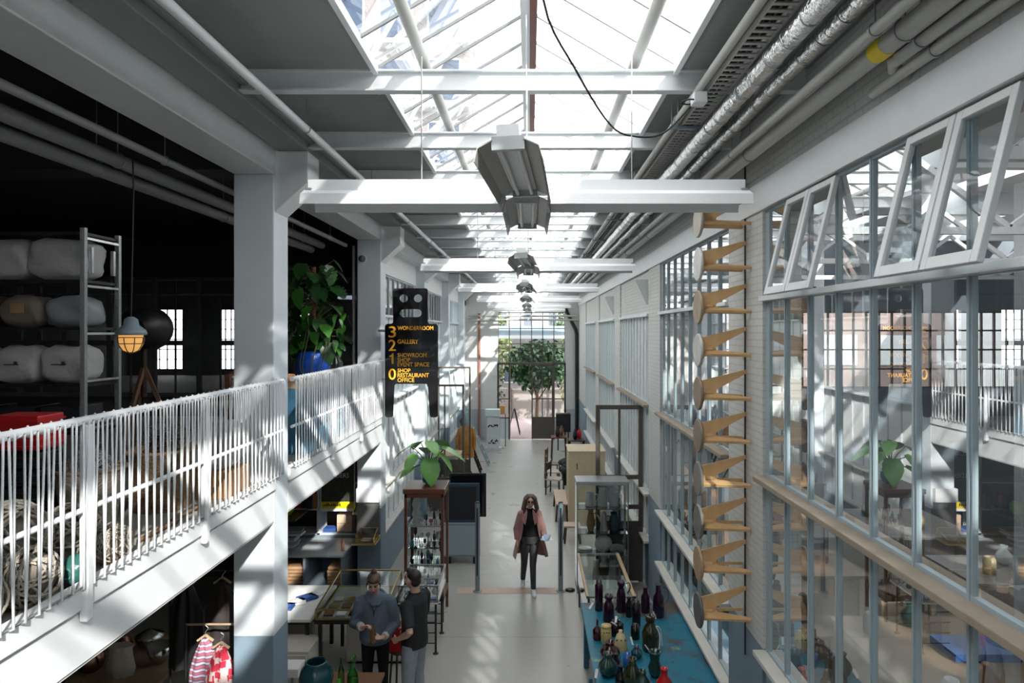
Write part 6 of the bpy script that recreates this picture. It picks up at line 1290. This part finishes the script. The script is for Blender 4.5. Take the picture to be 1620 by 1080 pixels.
# --- woman in grey sweater
t = thing('person', 'woman with a hair bun and slate-grey sweater, looking down at a brown bottle', 'person', (-1.90, 8.42, 0), .12)
hc = (-.02, -.05, 1.545); HM = Matrix.Rotation(.36, 3, 'X')@Matrix.Rotation(.05, 3, 'Y'); b = MB(); headm(b, hc, HM); b.tube([(0, .01, 1.34), (0, -.005, 1.40), (-.01, -.03, 1.48)], [.06, .05, .052], 12)
b.tube([(0, 0, .86), (0, 0, 1.0), (0, 0, 1.2), (0, .01, 1.33), (0, .01, 1.38)], [(.16, .11), (.15, .10), (.15, .10), (.14, .075), (.07, .05)], 20, up=(0, 1, 0))
for s, sh, el, wr in ((-1, (-.17, 0, 1.33), (-.245, -.04, 1.06), (-.13, -.26, 1.10)), (1, (.17, 0, 1.33), (.235, -.05, 1.04), (.11, -.27, .97))): arm(b, sh, el, wr, .92)
hand(b, (-.13, -.26, 1.10), (.85, -.35, .35), (.2, -.6, -.8), .95, .9, 1); hand(b, (.11, -.27, .97), (-.85, -.3, .12), (.0, -.3, .9), .95, .85, 1)
for s in (-1, 1): b.tube([(s*.085, 0, .88), (s*.095, -.02, .47), (s*.10, .02, .09)], [.088, .054, .036], 12)
rmesh(b, 'body', skin, t, .008, 2)
swm = mat('slate_sweater', (.10, .135, .18), .85, var=.12, bump=.3, bscale=50); q = MB()
q.tube([(0, .0, .80), (0, 0, .86), (0, 0, 1.0), (0, 0, 1.2), (0, .005, 1.34), (0, .005, 1.385), (0, .005, 1.41)], [(.165, .125), (.20, .15), (.19, .145), (.182, .13), (.185, .105), (.14, .09), (.08, .07)], 24, up=(0, 1, 0))
for s, sh, el, wr in ((-1, (-.165, 0, 1.325), (-.25, -.04, 1.05), (-.155, -.22, 1.09)), (1, (.165, 0, 1.325), (.245, -.05, 1.03), (.145, -.22, .975))): q.ell(Vector(sh)+Vector((-.02 if sh[0] > 0 else .02, 0, -.02)), (.10, .085, .078)); q.tube([sh, Vector(sh).lerp(Vector(el), .4), el, wr], [.082, .08, .072, .052], 14)
rmesh(q, 'sweater', swm, t, .011, 3)
q = MB(); q.tube([(-.09, -.05, 1.36), (-.095, .03, 1.395), (-.05, .10, 1.40), (.05, .10, 1.40), (.095, .03, 1.395), (.09, -.05, 1.36), (.04, -.105, 1.30), (-.04, -.105, 1.30), (-.09, -.05, 1.36)], .028, 10); rmesh(q, 'hood', swm, t, .01, 3)
for s in (-1, 1): q = MB(); q.tube([(-.165, -.2, 1.09) if s < 0 else (.155, -.2, .98), (-.14, -.245, 1.10) if s < 0 else (.125, -.255, .97)], [.05, .046], 12); q.build('cuff', mat('pale_cuff', (.5, .45, .42), .8), t)
q = MB(); q.tube([(0, 0, .78), (0, 0, .90)], [(.172, .125), (.165, .12)], 20, up=(0, 1, 0))
for s in (-1, 1): q.tube([(s*.085, 0, .88), (s*.095, -.02, .47), (s*.10, .02, .09)], [.096, .063, .047], 14)
rmesh(q, 'black_trousers', blackc, t, .011, 2)
for s in (-1, 1): shoe(t, (s*.10, .02, .09), (s*.15, -1), black, paper)
hm = MB(); hm.ell(HP(0, .03, .04), (.083, .098, .082), 16, 12, HM); hm.ell(HP(0, -.012, .070), (.076, .078, .058), 16, 12, HM); hm.ell(HP(0, .06, -.03), (.07, .05, .06)); hm.ell(HP(0, .055, .135), (.038, .036, .034)); hm.tube([HP(-.078, -.03, .03), HP(-.082, -.02, -.03), HP(-.08, -.02, -.07)], [.012, .010, .005], 8); hm.tube([HP(.078, -.03, .03), HP(.082, -.02, -.03), HP(.08, -.02, -.07)], [.012, .010, .005], 8)
rmesh(hm, 'hair', hairb, t, .008, 2); facep(t, hc, HM, closed=True)
MB().tube([(-.05, -.128, 1.33), (-.005, -.14, 1.22), (.035, -.13, 1.31)], .005, 6).tube([(-.005, -.142, 1.25), (-.008, -.145, 1.18)], [.02, .014], 8, flat=.4).build('hanging_sunglasses', black, t)
V('brown_bottle', 'brown glass bottle held by the woman in the grey sweater', 'bottle', (-1.865, 8.105, .985), [(.033, -.05), (.036, -.04), (.036, .07), (.014, .12), (.014, .17), (.017, .175)], mat('brown_glass', (.16, .07, .02), .12, coat=.4), n=16)
# --- man in black
t = thing('person', 'man in black polo shirt and grey jeans, hand on hip, beside the woman in grey', 'person', (-1.38, 8.18, 0), 0)
# local frame: faces -x and a little +y
RM = Matrix.Rotation(math.radians(-112), 3, 'Z')
def RT(p): return RM@Vector(p)
hc = RT((0, -.03, 1.66)); HM = RM@Matrix.Rotation(-.25, 3, 'Z'); b = MB(); headm(b, hc, HM, 1.05); b.tube([RT((0, .02, 1.45)), RT((0, .01, 1.52)), RT((0, 0, 1.60))], [.068, .058, .06], 12)
b.tube([RT((0, 0, .94)), RT((0, 0, 1.1)), RT((0, 0, 1.3)), RT((0, .01, 1.43)), RT((0, .01, 1.49))], [(.16, .115), (.15, .11), (.17, .115), (.16, .085), (.07, .06)], 20, up=RT((0, 1, 0)))
# left arm (camera side) akimbo; right arm down
SL, EL, WL = RT((.205, .01, 1.42)), RT((.33, .14, 1.17)), RT((.215, -.09, 1.02)); SR, ER, WR_ = RT((-.205, .01, 1.42)), RT((-.25, -.02, 1.13)), RT((-.23, -.2, .95))
arm(b, SL, EL, WL, 1.1); arm(b, SR, ER, WR_, 1.1); hand(b, WL, RT((-.25, -.85, -.5)), RT((-1, .2, 0)), 1.05, .35, -1); hand(b, WR_, RT((0, -.8, -.5)), RT((1, 0, 0)), 1.05, .6, 1)
for s in (-1, 1): b.tube([RT((s*.09, 0, .93)), RT((s*.11, -.02, .50)), RT((s*.12, .02, .09))], [.09, .058, .04], 12)
rmesh(b, 'body', skin, t, .008, 2)
plm = mat('black_polo', (.010, .011, .014), .8); q = MB(); q.tube([RT((0, 0, .88)), RT((0, 0, .95)), RT((0, 0, 1.1)), RT((0, 0, 1.3)), RT((0, .01, 1.42)), RT((0, .01, 1.47)), RT((0, .01, 1.51))], [(.185, .15), (.19, .155), (.18, .145), (.20, .14), (.20, .115), (.15, .09), (.075, .068)], 24, up=RT((0, 1, 0)))
q.ell(SL-Vector((0, 0, .015)), (.082, .082, .075)); q.ell(SR-Vector((0, 0, .015)), (.082, .082, .075)); q.tube([SL, SL.lerp(EL, .85)], [.08, .070], 14); q.tube([SR, SR.lerp(ER, .85)], [.08, .070], 14); rmesh(q, 'polo_shirt', plm, t, .011, 3)
MB().ring(RT((0, .005, 1.505)), .066, .014, 20, 8).build('collar', plm, t)
q = MB(); q.tube([RT((0, 0, .86)), RT((0, 0, .98))], [(.178, .14), (.17, .135)], 20, up=RT((0, 1, 0)))
for s in (-1, 1): q.tube([RT((s*.09, 0, .93)), RT((s*.11, -.02, .50)), RT((s*.12, .02, .07))], [.105, .075, .06], 14)
rmesh(q, 'grey_jeans', mat('grey_denim', (.27, .31, .36), .85, var=.15, scale=14), t, .011, 2)
for s in (-1, 1): p = RT((s*.12, .02, .09)); dd = RT((s*.1, -1, 0)); shoe(t, p, (dd.x, dd.y), black, black)
hm = MB(); hc_, HM_ = hc, HM
def HQ(x, y, z): return hc+HM@(Vector((x, y, z))*1.05)
hm.ell(HQ(0, .026, .045), (.081, .098, .080), 16, 12, HM); hm.ell(HQ(0, .06, -.02), (.072, .048, .06), 12, 8, HM); hm.ell(HQ(0, -.045, .095), (.055, .04, .03), 12, 8, HM)
rmesh(hm, 'hair', hairk, t, .008, 2); facep(t, hc, HM, 1.05)

# ---- more workshop timber near the lower panes
for i, (x, y, rz) in enumerate(((3.3, 5.6, .15), (4.3, 5.4, -.1), (2.8, 8.6, PI/2))):
    t = thing('timber_trestle', 'raw timber trestle %s in the right-hand room' % ['right behind the near window', 'second from the near window', 'beside the workshop shelf'][i], 'trestle', (x, y, .012), rz)
    MB().box(-.45, .45, -.04, .04, .78, .84).build('top_beam', woodl, t)
    for sx in (-.38, .38):
        for sy_ in (-1, 1): MB().bar((sx, sy_*.03, .79), (sx, sy_*.28, .01), .05, .03).build('leg', woodl, t)
        MB().bar((sx, -.16, .35), (sx, .16, .35), .04, .02).build('brace', woodl, t)
for i in range(5):
    tag(MB().rbox((3.8, 5.5, .895+.045*i), (1.7, .24, .04), rz=-.15+.05*i).build('timber_plank', [woodl, wood, woodp][i % 3]), 'timber plank %s across the two trestles behind the near window' % ['lowest', 'second from the bottom', 'in the middle', 'second from the top', 'topmost'][i], 'plank')
